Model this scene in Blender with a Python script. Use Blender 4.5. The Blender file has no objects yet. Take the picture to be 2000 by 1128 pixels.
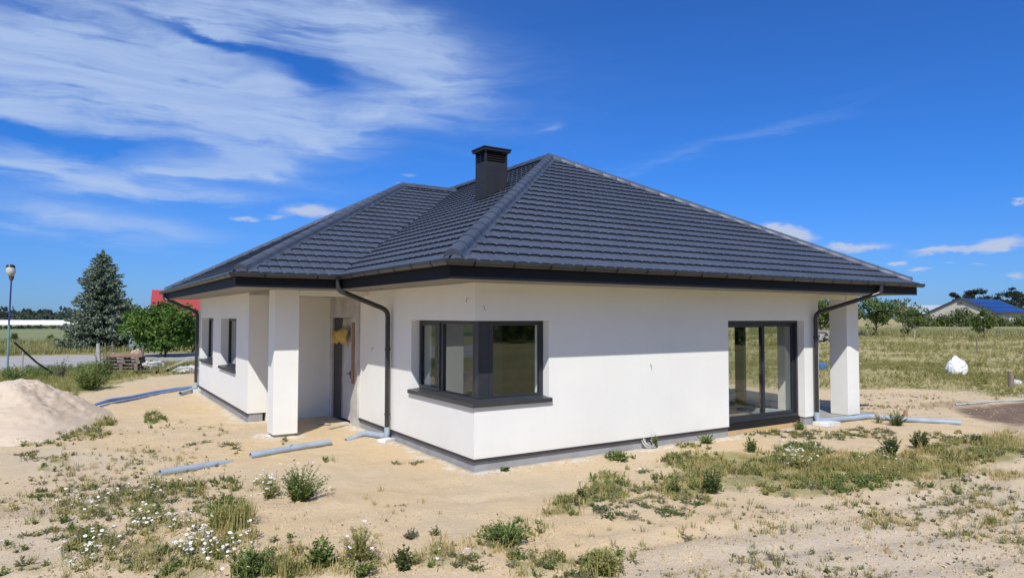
import bpy, bmesh, math, random
import numpy as np
from mathutils import Vector, Matrix
SC = bpy.context.scene
COL = SC.collection
R_ = math.radians

# ---------------------------------------------------------------- camera
cam_d = bpy.data.cameras.new('camera')
cam = bpy.data.objects.new('camera', cam_d); COL.objects.link(cam)
cam_d.sensor_width = 36.0; cam_d.lens = 36.0*1321.04/2000.0
cam_d.clip_start = 0.05; cam_d.clip_end = 9000.0
CAM = Vector((-5.023, -8.885, 2.342))
_y, _p, _r = R_(32.639), R_(2.31), R_(0.132)
_f = Vector((math.sin(_y)*math.cos(_p), math.cos(_y)*math.cos(_p), math.sin(_p)))
_rt = Vector((math.cos(_y), -math.sin(_y), 0)); _up = _rt.cross(_f)
_rt2 = _rt*math.cos(_r)+_up*math.sin(_r); _up2 = -_rt*math.sin(_r)+_up*math.cos(_r)
cam.matrix_world = Matrix(((_rt2.x, _up2.x, -_f.x, CAM.x), (_rt2.y, _up2.y, -_f.y, CAM.y), (_rt2.z, _up2.z, -_f.z, CAM.z), (0, 0, 0, 1)))
SC.camera = cam

# ---------------------------------------------------------------- light
SUN = Vector((-0.595, -0.752, 1.0)).normalized()          # towards the sun
SUN_STRENGTH = 2.9; SKY_STRENGTH = 0.15; EXPOSURE = 0.62
sd = bpy.data.lights.new('sun', 'SUN'); sd.energy = SUN_STRENGTH; sd.angle = R_(0.53); sd.color = (1.0, 0.965, 0.90)
so = bpy.data.objects.new('sun', sd); COL.objects.link(so)
so.rotation_euler = SUN.to_track_quat('Z', 'Y').to_euler(); so.location = SUN*60
SC.view_settings.view_transform = 'Standard'; SC.view_settings.look = 'None'
SC.view_settings.exposure = EXPOSURE; SC.view_settings.gamma = 1.0
SC.view_settings.use_curve_mapping = False

class NT:
    """small helper to write shader node trees"""
    def __init__(s, nt): s.nt = nt; s.N = nt.nodes; s.L = nt.links
    def node(s, t, **kw):
        n = s.N.new(t)
        for k, v in kw.items(): setattr(n, k, v)
        return n
    def put(s, sock, v):
        if isinstance(v, bpy.types.NodeSocket): s.L.new(v, sock)
        elif v is not None: sock.default_value = v
    def math(s, op, a, b=None, c=None, clamp=False):
        n = s.node('ShaderNodeMath', operation=op, use_clamp=clamp)
        s.put(n.inputs[0], a); s.put(n.inputs[1], b); s.put(n.inputs[2], c)
        return n.outputs[0]
    def noise(s, vec, scale, detail=4, rough=.55, dist=0.0, lac=2.0):
        n = s.node('ShaderNodeTexNoise'); s.put(n.inputs['Vector'], vec)
        n.inputs['Scale'].default_value = scale; n.inputs['Detail'].default_value = detail
        n.inputs['Roughness'].default_value = rough; n.inputs['Distortion'].default_value = dist
        n.inputs['Lacunarity'].default_value = lac
        return n.outputs['Fac']
    def mix(s, fac, a, b, blend='MIX'):
        n = s.node('ShaderNodeMix', data_type='RGBA', blend_type=blend)
        s.put(n.inputs[0], fac); s.put(n.inputs[6], a); s.put(n.inputs[7], b)
        return n.outputs[2]
    def ss(s, v, lo, hi):
        n = s.node('ShaderNodeMapRange', interpolation_type='SMOOTHSTEP'); s.put(n.inputs[0], v)
        n.inputs[1].default_value = lo; n.inputs[2].default_value = hi
        return n.outputs[0]
    def ramp(s, v, stops):
        n = s.node('ShaderNodeValToRGB'); e = n.color_ramp.elements
        while len(e) < len(stops): e.new(0.5)
        for q, (p, c) in zip(e, stops): q.position = p; q.color = (*c, 1) if len(c) == 3 else c
        s.put(n.inputs[0], v); return n.outputs[0]

# ---------------------------------------------------------------- world
def make_world():
    w = bpy.data.worlds.new('World'); SC.world = w; w.use_nodes = True
    t = NT(w.node_tree); t.N.clear()
    out = t.node('ShaderNodeOutputWorld'); bg = t.node('ShaderNodeBackground')
    sky = t.node('ShaderNodeTexSky', sky_type='NISHITA', sun_disc=False)
    sky.sun_elevation = math.asin(SUN.z); sky.sun_rotation = math.atan2(SUN.x, SUN.y)
    sky.altitude = 100; sky.air_density = 1.0; sky.dust_density = 0.25; sky.ozone_density = 2.2
    # deep polarised blue of the picture: same gradient, more saturated
    hs = t.node('ShaderNodeHueSaturation'); hs.inputs['Saturation'].default_value = 1.0
    hs.inputs['Value'].default_value = 1.0
    t.L.new(sky.outputs[0], hs.inputs['Color'])
    tc = t.node('ShaderNodeTexCoord'); D = tc.outputs['Generated']
    sp = t.node('ShaderNodeSeparateXYZ'); t.L.new(D, sp.inputs[0]); X, Y, Z = sp.outputs
    az = t.math('MULTIPLY', t.math('ARCTAN2', X, Y), 57.29578)
    el = t.math('MULTIPLY', t.math('ARCSINE', Z), 57.29578)
    cb = t.node('ShaderNodeCombineXYZ'); t.put(cb.inputs[0], t.math('MULTIPLY', az, .035)); t.put(cb.inputs[1], t.math('MULTIPLY', el, .12))
    P = cb.outputs[0]
    warp = t.node('ShaderNodeTexNoise'); t.put(warp.inputs['Vector'], P); warp.inputs['Scale'].default_value = 2.2; warp.inputs['Detail'].default_value = 3
    wv = t.node('ShaderNodeVectorMath', operation='MULTIPLY_ADD'); t.put(wv.inputs[0], warp.outputs['Color']); wv.inputs[1].default_value = (.35, .35, 0); t.put(wv.inputs[2], P)
    n1 = t.noise(wv.outputs[0], 2.1, 6, .55, 0.0)
    rot = t.node('ShaderNodeMapping'); t.put(rot.inputs[0], wv.outputs[0]); rot.inputs['Rotation'].default_value = (0, 0, R_(14)); rot.inputs['Scale'].default_value = (1.0, 3.4, 1)
    n2 = t.noise(rot.outputs[0], 1.9, 9, .6, 0.0)
    # displaced az/el so that cloud outlines are torn by the noise
    wc = t.node('ShaderNodeSeparateColor'); t.put(wc.inputs[0], warp.outputs['Color'])
    az_w = t.math('ADD', az, t.math('MULTIPLY', t.math('SUBTRACT', wc.outputs[0], .5), 9.0))
    el_w = t.math('ADD', el, t.math('ADD', t.math('MULTIPLY', t.math('SUBTRACT', n1, .5), 4.4), t.math('MULTIPLY', t.math('SUBTRACT', n2, .5), 2.6)))
    def blob(azn, eln, a0, e0, ra, re, tilt, w):
        c, s_ = math.cos(R_(tilt)), math.sin(R_(tilt))
        dx = t.math('SUBTRACT', azn, a0); dy = t.math('SUBTRACT', eln, e0)
        u = t.math('ADD', t.math('MULTIPLY', dx, c/ra), t.math('MULTIPLY', dy, s_/ra))
        v = t.math('ADD', t.math('MULTIPLY', dx, -s_/re), t.math('MULTIPLY', dy, c/re))
        q = t.math('ADD', t.math('MULTIPLY', u, u), t.math('MULTIPLY', v, v))
        return t.math('MULTIPLY', t.math('POWER', 2.71828, t.math('MULTIPLY', q, -1.0)), w)
    cir = None
    for b in CIRRUS:
        v = blob(az_w, el_w, *b); cir = v if cir is None else t.math('ADD', cir, v)
    # cirrus goes on out of view, made thicker there to add neutral ambient light
    big = t.noise(P, .55, 2, .5)
    outside = t.math('MULTIPLY', t.ss(t.math('ABSOLUTE', t.math('SUBTRACT', az, 34)), 45, 80), t.ss(big, .36, .58))
    high = t.math('MULTIPLY', t.ss(el, 24, 34), t.ss(big, .36, .56))
    cir = t.math('ADD', cir, t.math('MULTIPLY', t.math('MAXIMUM', outside, high), .9))
    tex = t.math('ADD', t.math('MULTIPLY', n1, 1.05), t.math('MULTIPLY', n2, .85))
    n6 = t.noise(wv.outputs[0], 5.5, 6, .6)
    tex = t.math('ADD', tex, t.math('MULTIPLY', t.math('SUBTRACT', n6, .5), .8))
    dens = t.math('MULTIPLY', cir, t.math('SUBTRACT', t.math('MULTIPLY', tex, 1.25), .62))
    fib = t.node('ShaderNodeMapping'); t.put(fib.inputs[0], wv.outputs[0]); fib.inputs['Rotation'].default_value = (0, 0, R_(-9)); fib.inputs['Scale'].default_value = (1.1, 4.2, 1)
    n5 = t.noise(fib.outputs[0], 2.1, 9, .62)
    dens = t.math('MULTIPLY', t.ss(dens, -.10, 1.05), t.math('ADD', t.math('MULTIPLY', t.ss(n5, .25, .75), .32), .74), clamp=True)
    # small fair-weather cumulus low over the horizon
    fn = t.node('ShaderNodeCombineXYZ'); t.put(fn.inputs[0], t.math('MULTIPLY', az, .5)); t.put(fn.inputs[1], t.math('MULTIPLY', el, 1.1))
    n3 = t.noise(fn.outputs[0], 1.0, 6, .6, .2)
    n4 = t.noise(fn.outputs[0], 2.3, 4, .6)
    azc = t.math('ADD', az, t.math('MULTIPLY', t.math('SUBTRACT', n4, .5), 1.6)); elc = t.math('ADD', el, t.math('MULTIPLY', t.math('SUBTRACT', n3, .5), 1.3))
    cu = None
    for b in CUMULUS:
        v = blob(azc, elc, *b); cu = v if cu is None else t.math('ADD', cu, v)
    band = t.math('MULTIPLY', t.math('MULTIPLY', t.ss(el, 2.6, 4.2), t.ss(el, 9, 6)), t.math('MULTIPLY', t.ss(n3, .62, .72), t.ss(t.math('ABSOLUTE', t.math('SUBTRACT', az, 34)), 39, 46)))
    cu = t.math('ADD', cu, band)
    cud = t.math('MULTIPLY', t.ss(t.math('MULTIPLY', cu, t.math("ADD", n3, .45)), .15, 1.0), .85)
    skc = t.node('ShaderNodeVectorMath', operation='MULTIPLY'); t.put(skc.inputs[0], hs.outputs[0]); t.put(skc.inputs[1], t.mix(t.ss(el, 0, 13), (*SKY_TINT_LOW, 1), (*SKY_TINT, 1)))
    c1 = t.mix(t.math('MULTIPLY', dens, .86), skc.outputs[0], (*CIRRUS_COL, 1))
    c2 = t.mix(cud, c1, (*CUMULUS_COL, 1))
    t.put(bg.inputs[0], c2); bg.inputs[1].default_value = SKY_STRENGTH
    t.L.new(bg.outputs[0], out.inputs[0])
SKY_TINT = (0.080, 0.262, 0.57); SKY_TINT_LOW = (0.122, 0.235, 0.50); CIRRUS_COL = (1.95, 2.55, 3.7); CUMULUS_COL = (2.35, 2.6, 3.3)
CIRRUS = [(5.42, 16.89, 24.99, 7.95, -4.0, 0.3), (-0.51, 16.97, 14.85, 4.32, 0.0, 1.6), (7.92, 16.13, 7.65, 3.11, -8.0, 1.0), (17.1, 23.13, 12.84, 2.69, -10.0, 1.3), (23.86, 21.22, 6.54, 2.83, -25.0, 0.95), (18.84, 16.61, 7.21, 1.96, 8.0, 0.7), (6.0, 22.29, 9.87, 1.36, 0.0, 0.6), (8.92, 21.09, 7.78, 0.64, -9.0, -1.2), (16.35, 18.94, 2.46, 1.7, -40.0, -1.1), (-3.66, 12.4, 3.57, 0.68, -8.0, -1.3), (1.99, 12.07, 2.66, 0.61, 12.0, -1.0), (-2.45, 10.26, 6.28, 0.76, -4.0, 1.2), (6.95, 10.92, 5.94, 0.69, 14.0, 1.2), (9.83, 12.61, 5.0, 0.5, -6.0, 0.8), (4.55, 9.07, 7.22, 0.6, 3.0, 0.9), (1.0, 6.55, 7.83, 1.17, -6.0, 1.2), (18.05, 13.84, 2.49, 0.4, -20.0, 0.45), (23.05, 16.06, 3.87, 0.56, 14.0, 0.3), (50.41, 13.94, 8.27, 0.47, 11.0, 0.42), (35.45, 16.16, 1.4, 0.29, 14.0, 0.42)]
CUMULUS = [(15.89, 8.47, 2.22, 0.62, 0.0, 1.1), (10.97, 7.57, 1.06, 0.24, 0.0, 0.9), (55.13, 6.51, 1.83, 0.64, -15.0, 1.3), (60.29, 5.18, 2.01, 0.34, 0.0, 1.0), (64.86, 4.81, 1.68, 0.29, 4.0, 1.1), (68.31, 4.95, 1.69, 0.46, 6.0, 1.3), (62.35, 4.03, 0.78, 0.23, 0.0, 0.9), (63.79, 3.49, 0.95, 0.19, 0.0, 0.9), (69.39, 2.73, 0.69, 0.21, 0.0, 0.9), (69.65, 7.87, 0.55, 0.24, 0.0, 0.9), (65.61, 3.9, 0.43, 0.15, 0.0, 0.5), (58.56, 5.49, 0.77, 0.23, 0.0, 0.8), (53.44, 6.94, 0.98, 0.32, 0.0, 0.9), (67.26, 3.73, 0.53, 0.14, 0.0, 0.6), (13.34, 7.85, 0.78, 0.2, 0.0, 0.6), (23.1, 10.79, 0.94, 0.25, 0.0, 0.5), (23.94, 11.7, 0.77, 0.25, 0.0, 0.5), (55.66, 4.73, 0.59, 0.16, 0.0, 0.5)]
make_world()

# ---------------------------------------------------------------- materials
MATS = {}
def pmat(name, c1, c2=None, scale=3.0, rough=.8, bump=0.0, bscale=30.0, metallic=0.0, spec=.4, detail=5, stretch=(1, 1, 1), rough2=None):
    m = bpy.data.materials.new(name); m.use_nodes = True; t = NT(m.node_tree); b = t.N['Principled BSDF']
    tc = t.node('ShaderNodeTexCoord'); mp = t.node('ShaderNodeMapping'); t.put(mp.inputs[0], tc.outputs['Object']); mp.inputs['Scale'].default_value = stretch
    v = mp.outputs[0]
    if c2 is not None:
        f = t.ss(t.noise(v, scale, detail, .6), .3, .7)
        t.put(b.inputs['Base Color'], t.mix(f, (*c1, 1), (*c2, 1)))
    else: b.inputs['Base Color'].default_value = (*c1, 1)
    if rough2 is not None:
        mr = t.node('ShaderNodeMapRange'); t.put(mr.inputs[0], t.noise(v, scale*1.7, 4)); mr.inputs[1].default_value = .3; mr.inputs[2].default_value = .7
        mr.inputs[3].default_value = rough; mr.inputs[4].default_value = rough2; t.put(b.inputs['Roughness'], mr.outputs[0])
    else: b.inputs['Roughness'].default_value = rough
    b.inputs['Metallic'].default_value = metallic; b.inputs['Specular IOR Level'].default_value = spec
    if bump:
        bn = t.node('ShaderNodeBump'); bn.inputs['Strength'].default_value = min(1, bump*20); bn.inputs['Distance'].default_value = bump
        t.put(bn.inputs['Height'], t.noise(v, bscale, 5, .6)); t.put(b.inputs['Normal'], bn.outputs[0])
    MATS[name] = m; return m

def plaster_wall():
    m = pmat('render_white', (.82, .815, .765), (.79, .78, .73), .8, .9, .0022, 260, spec=.2)
    t = NT(m.node_tree); b = t.N['Principled BSDF']; g = t.node('ShaderNodeNewGeometry'); sp = t.node('ShaderNodeSeparateXYZ'); t.put(sp.inputs[0], g.outputs['Position'])
    src = b.inputs['Base Color'].links[0].from_socket; P = g.outputs['Position']
    # sand splashed up by rain along the foot of the wall, and faint runs
    k = t.math('ADD', sp.outputs[2], t.math('MULTIPLY', t.math('SUBTRACT', t.noise(P, 2.2, 5, .65), .5), .7))
    mk = t.math('MULTIPLY', t.ss(k, .62, .12), t.math('MULTIPLY', t.noise(P, 16, 4, .7), .26))
    st = t.node('ShaderNodeMapping'); t.put(st.inputs[0], P); st.inputs['Scale'].default_value = (5, 5, .5)
    c = t.mix(mk, src, (.60, .50, .36, 1)); c = t.mix(t.math('MULTIPLY', t.ss(t.noise(st.outputs[0], 1.1, 5, .6), .52, .75), .04), c, (.55, .53, .49, 1))
    t.put(b.inputs['Base Color'], c)
    bn = [n for n in t.N if n.type == 'BUMP'][0]; b2 = t.node('ShaderNodeBump'); b2.inputs['Distance'].default_value = .012; b2.inputs['Strength'].default_value = .35
    t.put(b2.inputs['Height'], t.noise(P, 1.6, 3, .5)); t.put(b2.inputs['Normal'], bn.outputs[0]); t.put(b.inputs['Normal'], b2.outputs[0])
def leafmat(name, stops, trans=.3, rough=.55, patch=None):
    """foliage: colour varies from leaf to leaf and from clump to clump, light shines through"""
    m = bpy.data.materials.new(name); m.use_nodes = True; t = NT(m.node_tree); t.N.clear()
    out = t.node('ShaderNodeOutputMaterial'); g = t.node('ShaderNodeNewGeometry'); tc = t.node('ShaderNodeTexCoord')
    v = g.outputs['Random Per Island']
    if patch:
        n = t.noise(g.outputs['Position'], patch, 3, .5)
        v = t.math('ADD', t.math('MULTIPLY', v, .55), t.math('MULTIPLY', t.ss(n, .3, .7), .45))
    c = t.ramp(v, stops)
    d = t.node('ShaderNodeBsdfPrincipled'); t.put(d.inputs['Base Color'], c); d.inputs['Roughness'].default_value = rough; d.inputs['Specular IOR Level'].default_value = .25
    tr = t.node('ShaderNodeBsdfTranslucent'); t.put(tr.inputs[0], c)
    mx = t.node('ShaderNodeMixShader'); mx.inputs[0].default_value = trans
    t.L.new(d.outputs[0], mx.inputs[1]); t.L.new(tr.outputs[0], mx.inputs[2]); t.L.new(mx.outputs[0], out.inputs[0])
    MATS[name] = m; return m

plaster_wall()
pmat('render_raw', (.60, .57, .53), (.42, .40, .375), 2.2, .95, .004, 40, spec=.15)
pmat('plinth_grey', (.36, .36, .358), (.29, .29, .288), 3, .9, .002, 120, spec=.2)
pmat('trim_brown', (.045, .036, .032), None, rough=.6)
pmat('graphite', (.030, .033, .039), (.024, .026, .031), 4, .42, spec=.45)
pmat('frame_graphite', (.030, .034, .042), (.025, .028, .035), 5, .38, spec=.45)
pmat('gutter_graphite', (.055, .055, .056), (.040, .041, .043), 3, .3, metallic=.35, spec=.5)
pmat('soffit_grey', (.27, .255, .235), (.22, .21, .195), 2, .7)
pmat('fascia_graphite', (.014, .016, .021), (.011, .013, .017), 2, .6, spec=.15)
pmat('chimney_graphite', (.030, .030, .034), (.024, .024, .028), 3, .5, spec=.3)
pmat('sill_graphite', (.052, .054, .058), (.04, .042, .046), 3, .4, spec=.4)
pmat('sealant_black', (.012, .012, .013), None, rough=.55)
pmat('foam_ochre', (.62, .42, .18), (.50, .36, .20), 6, .85)
pmat('concrete', (.40, .38, .35), (.30, .285, .26), 2.5, .92, .003, 60)
pmat('foam_white', (.78, .77, .75), (.60, .58, .55), 5, .85, .004, 40)
pmat('pvc_grey', (.36, .43, .50), (.30, .36, .42), 4, .42, spec=.4, rough2=.6)
pmat('hose_blue', (.10, .21, .50), (.17, .28, .52), 3, .5)
pmat('hose_pale', (.28, .34, .46), (.18, .25, .42), 3, .5)
pmat('door_grey', (.55, .56, .58), (.46, .47, .49), 2.2, .55)
pmat('panel_dark', (.05, .053, .06), (.038, .04, .046), 4, .5)
pmat('metal_black', (.02, .02, .02), None, rough=.4)
pmat('cloth_yellow', (.64, .44, .13), (.52, .34, .09), 7, .9)
pmat('wood_weathered', (.27, .215, .17), (.16, .125, .10), 6, .9, .004, 30, stretch=(1, 6, 1))
pmat('wood_reddish', (.36, .21, .135), (.25, .15, .10), 5, .9, .003, 30)
pmat('wood_pale', (.52, .46, .37), (.38, .33, .26), 5, .9)
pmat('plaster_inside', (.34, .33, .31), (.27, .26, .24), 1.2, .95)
pmat('floor_inside', (.30, .29, .275), (.24, .23, .215), 2, .8)
pmat('foil_white', (.80, .80, .82), (.70, .71, .74), 5, .35, .02, 9, spec=.5)
pmat('cloth_white', (.60, .585, .55), (.42, .405, .38), 6, .85, .01, 12)
pmat('bark', (.115, .085, .062), (.07, .052, .04), 9, .95, .01, 30, stretch=(1, 1, .25))
pmat('bark_pale', (.42, .39, .35), (.25, .22, .19), 9, .95, .006, 30, stretch=(1, 1, .4))
pmat('road_gravel', (.43, .40, .37), (.34, .315, .285), .9, .95, .01, 9)
pmat('roof_red', (.42, .055, .06), (.34, .045, .05), 3, .55)
pmat('roof_slate', (.055, .06, .10), (.04, .045, .075), 2, .5)
pmat('solar_blue', (.018, .030, .145), (.014, .024, .11), 3, .18, spec=.6)
pmat('steel_pale', (.55, .58, .60), (.46, .49, .52), 1.5, .4, metallic=.2)
pmat('wall_cream', (.56, .52, .45), (.48, .45, .39), 1.5, .9)
pmat('wall_grey', (.16, .16, .17), (.12, .12, .13), 1.5, .9)
pmat('shed_sheet', (.36, .40, .43), (.28, .32, .35), 2, .5, metallic=.15)
pmat('tunnel_white', (.80, .81, .82), (.70, .72, .74), .2, .5)
pmat('pole_teal', (.16, .34, .36), (.11, .25, .28), 4, .5)
pmat('pole_violet', (.05, .045, .22), (.035, .035, .16), 3, .5)
pmat('lamp_glass', (.62, .60, .56), (.46, .44, .40), 6, .25, spec=.6)
pmat('lamp_brown', (.16, .09, .07), (.09, .055, .045), 6, .6)
pmat('post_concrete', (.46, .44, .41), (.34, .32, .30), 6, .95)
pmat('blue_plastic', (.03, .12, .30), (.05, .17, .36), 6, .5)
pmat('petal_white', (.82, .82, .80), None, rough=.7)
pmat('flower_yellow', (.62, .40, .03), None, rough=.7)
pmat('dry_stem', (.40, .32, .16), (.30, .25, .13), 9, .9)
pmat('debris_brown', (.22, .165, .11), (.12, .09, .06), 40, .95)
pmat('stone_warm', (.52, .38, .27), (.40, .28, .20), 4, .9)

leafmat('leaf_green', [(0, (.070, .100, .024)), (.5, (.165, .225, .058)), (1, (.290, .340, .110))])
leafmat('leaf_dark', [(0, (.060, .085, .026)), (.55, (.125, .165, .054)), (1, (.225, .265, .100))])
leafmat('leaf_olive', [(0, (.17, .175, .045)), (.5, (.33, .315, .100)), (1, (.50, .44, .185))], patch=1.1)
leafmat('leaf_grey', [(0, (.12, .125, .065)), (.5, (.23, .225, .125)), (1, (.38, .345, .215))], patch=1.1)
leafmat('leaf_dry', [(0, (.30, .24, .080)), (.5, (.50, .40, .155)), (1, (.64, .53, .27))], patch=.9)
leafmat('leaf_meadow', [(0, (.28, .28, .10)), (.3, (.48, .45, .20)), (.65, (.72, .61, .36)), (1, (.80, .62, .42))], patch=.22)
leafmat('leaf_tree', [(0, (.040, .085, .014)), (.5, (.100, .185, .034)), (1, (.200, .300, .062))], patch=.8)
leafmat('leaf_orchard', [(0, (.045, .080, .018)), (.5, (.115, .170, .042)), (1, (.23, .27, .075))], patch=.8)
leafmat('leaf_spruce', [(0, (.075, .105, .062)), (.5, (.180, .225, .150)), (1, (.34, .385, .290))], trans=.12, patch=.9)
leafmat('leaf_pine', [(0, (.014, .024, .016)), (.5, (.028, .042, .028)), (1, (.055, .070, .045))], trans=.1)
leafmat('leaf_far', [(0, (.020, .034, .024)), (.5, (.032, .052, .036)), (1, (.052, .075, .048))], trans=.1)
leafmat('leaf_crop', [(0, (.20, .20, .07)), (.5, (.31, .30, .125)), (1, (.42, .39, .18))], patch=.08)

def glass():
    m = bpy.data.materials.new('window_glass'); m.use_nodes = True; t = NT(m.node_tree); t.N.clear()
    out = t.node('ShaderNodeOutputMaterial'); tr = t.node('ShaderNodeBsdfTransparent'); tr.inputs[0].default_value = (.95, .965, .955, 1)
    gl = t.node('ShaderNodeBsdfGlossy'); gl.inputs['Roughness'].default_value = 0.0; gl.inputs['Color'].default_value = (.92, .96, .95, 1)
    ge = t.node('ShaderNodeNewGeometry'); dt = t.node('ShaderNodeVectorMath', operation='DOT_PRODUCT'); t.put(dt.inputs[0], ge.outputs['Incoming']); t.put(dt.inputs[1], ge.outputs['Normal'])
    cs = t.math('SUBTRACT', 1.0, t.math('ABSOLUTE', dt.outputs['Value']), clamp=True); fr = t.math('MULTIPLY_ADD', t.math('POWER', cs, 5.0), .93, .07)
    mx = t.node('ShaderNodeMixShader'); t.put(mx.inputs[0], fr); t.L.new(tr.outputs[0], mx.inputs[1]); t.L.new(gl.outputs[0], mx.inputs[2]); t.L.new(mx.outputs[0], out.inputs[0])
    MATS['window_glass'] = m
glass()

def roof_tile_mat():
    m = pmat('roof_tile', (.072, .086, .116), (.057, .070, .097), 1.1, .42, spec=.45, rough2=.55)
    t = NT(m.node_tree); b = t.N['Principled BSDF']
    oi = t.node('ShaderNodeObjectInfo'); src = b.inputs['Base Color'].links[0].from_socket
    mr = t.node('ShaderNodeMapRange'); t.put(mr.inputs[0], oi.outputs['Random']); mr.inputs[3].default_value = .92; mr.inputs[4].default_value = 1.07
    hs = t.node('ShaderNodeHueSaturation'); t.put(hs.inputs['Value'], mr.outputs[0]); t.put(hs.inputs['Color'], src); t.put(b.inputs['Base Color'], hs.outputs[0])
roof_tile_mat()

# ---------------------------------------------------------------- object helpers
def link(o, parent=None):
    COL.objects.link(o)
    if parent is not None: o.parent = parent
    return o
def tag(o, label=None, cat=None, group=None, kind=None):
    if label: o['label'] = label
    if cat: o['category'] = cat
    if group: o['group'] = group
    if kind: o['kind'] = kind
    return o
def empty(name, loc=(0, 0, 0), rz=0.0):
    o = bpy.data.objects.new(name, None); COL.objects.link(o); o.location = loc; o.rotation_euler = (0, 0, rz); o.empty_display_size = .2
    return o
def copy_tree(o, parent=None):
    c = o.copy(); COL.objects.link(c); c.parent = parent
    for ch in list(o.children): copy_tree(ch, c)
    return c

class MB:
    def __init__(s): s.v = []; s.f = []
    def add(s, vs, fs):
        n = len(s.v); s.v += [tuple(v) for v in vs]; s.f += [tuple(i+n for i in f) for f in fs]; return s
    def box(s, a, b, M=None):
        x0, y0, z0 = a; x1, y1, z1 = b
        vs = [Vector(p) for p in ((x0, y0, z0), (x1, y0, z0), (x1, y1, z0), (x0, y1, z0), (x0, y0, z1), (x1, y0, z1), (x1, y1, z1), (x0, y1, z1))]
        if M is not None: vs = [M @ v for v in vs]
        return s.add(vs, [(3, 2, 1, 0), (4, 5, 6, 7), (0, 1, 5, 4), (1, 2, 6, 5), (2, 3, 7, 6), (3, 0, 4, 7)])
    def beam(s, p, q, w, h):
        p, q = Vector(p), Vector(q); d = (q-p); L = d.length
        M = Matrix.Translation(p) @ d.to_track_quat('X', 'Z').to_matrix().to_4x4()
        return s.box((0, -w/2, -h/2), (L, w/2, h/2), M)
    def tube(s, pts, r, seg=10, cap=True):
        pts = [Vector(p) for p in pts]; n = len(pts); rs = r if hasattr(r, '__len__') else [r]*n
        base = len(s.v); prev = None
        for i, p in enumerate(pts):
            d = (pts[min(i+1, n-1)]-pts[max(i-1, 0)]).normalized()
            if prev is None: u = d.orthogonal().normalized()
            else: u = (prev-d*prev.dot(d)); u = u.normalized() if u.length > 1e-6 else d.orthogonal().normalized()
            prev = u; w = d.cross(u)
            for k in range(seg):
                a = 2*math.pi*k/seg; s.v.append(tuple(p+(u*math.cos(a)+w*math.sin(a))*rs[i]))
        for i in range(n-1):
            for k in range(seg):
                k2 = (k+1) % seg; s.f.append((base+i*seg+k, base+i*seg+k2, base+(i+1)*seg+k2, base+(i+1)*seg+k))
        if cap:
            s.f.append(tuple(base+k for k in reversed(range(seg)))); s.f.append(tuple(base+(n-1)*seg+k for k in range(seg)))
        return s
    def prism(s, poly, ext):
        """poly: planar loop of 3-d points, extruded by the vector ext"""
        poly = [Vector(p) for p in poly]; e = Vector(ext); n = len(poly)
        vs = poly+[p+e for p in poly]
        fs = [tuple(reversed(range(n))), tuple(range(n, 2*n))]+[(i, (i+1) % n, n+(i+1) % n, n+i) for i in range(n)]
        return s.add(vs, fs)
    def mesh(s, name):
        me = bpy.data.meshes.new(name); me.from_pydata(s.v, [], s.f); me.update(); return me
    def build(s, name, mat, parent=None, smooth=False, bevel=0.0, fix=True):
        me = s.mesh(name)
        if fix:
            bm = bmesh.new(); bm.from_mesh(me); bmesh.ops.recalc_face_normals(bm, faces=bm.faces); bm.to_mesh(me); bm.free()
        me.materials.append(MATS[mat])
        if smooth:
            me.polygons.foreach_set('use_smooth', [True]*len(me.polygons)); me.update()
            me.set_sharp_from_angle(angle=R_(40))
        o = bpy.data.objects.new(name, me); link(o, parent)
        if bevel:
            md = o.modifiers.new('bevel', 'BEVEL'); md.width = bevel; md.segments = 2; md.limit_method = 'ANGLE'
        return o

def quads_mesh(name, Q, mats, midx=None):
    Q = np.ascontiguousarray(Q, dtype=np.float32); n = len(Q)
    me = bpy.data.meshes.new(name); me.vertices.add(4*n); me.vertices.foreach_set('co', Q.ravel())
    me.loops.add(4*n); me.loops.foreach_set('vertex_index', np.arange(4*n, dtype=np.int32))
    me.polygons.add(n); me.polygons.foreach_set('loop_start', np.arange(0, 4*n, 4, dtype=np.int32))
    for m in mats: me.materials.append(MATS[m])
    if midx is not None: me.polygons.foreach_set('material_index', np.asarray(midx, dtype=np.int32))
    me.update(calc_edges=True); return me
def quads_obj(name, Q, mats, parent=None, midx=None):
    if isinstance(mats, str): mats = [mats]
    o = bpy.data.objects.new(name, quads_mesh(name, Q, mats, midx)); return link(o, parent)

# lattice noise in numpy
_rg = np.random.default_rng(7); _LAT = _rg.random((256, 256))
def vnoise(x, y):
    x = np.asarray(x, float); y = np.asarray(y, float)
    xi = np.floor(x).astype(int); yi = np.floor(y).astype(int); fx = x-xi; fy = y-yi
    fx = fx*fx*(3-2*fx); fy = fy*fy*(3-2*fy)
    g = lambda a, b: _LAT[a & 255, b & 255]
    return (g(xi, yi)*(1-fx)+g(xi+1, yi)*fx)*(1-fy)+(g(xi, yi+1)*(1-fx)+g(xi+1, yi+1)*fx)*fy
def fbm(x, y, o=4):
    s = 0; a = .5
    for k in range(o): s = s+a*vnoise(x*2**k+17.3*k, y*2**k+9.1*k); a *= .5
    return s/(1-.5**o)
def sstep(v, lo, hi):
    t = np.clip((v-lo)/(hi-lo), 0, 1); return t*t*(3-2*t)

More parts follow.
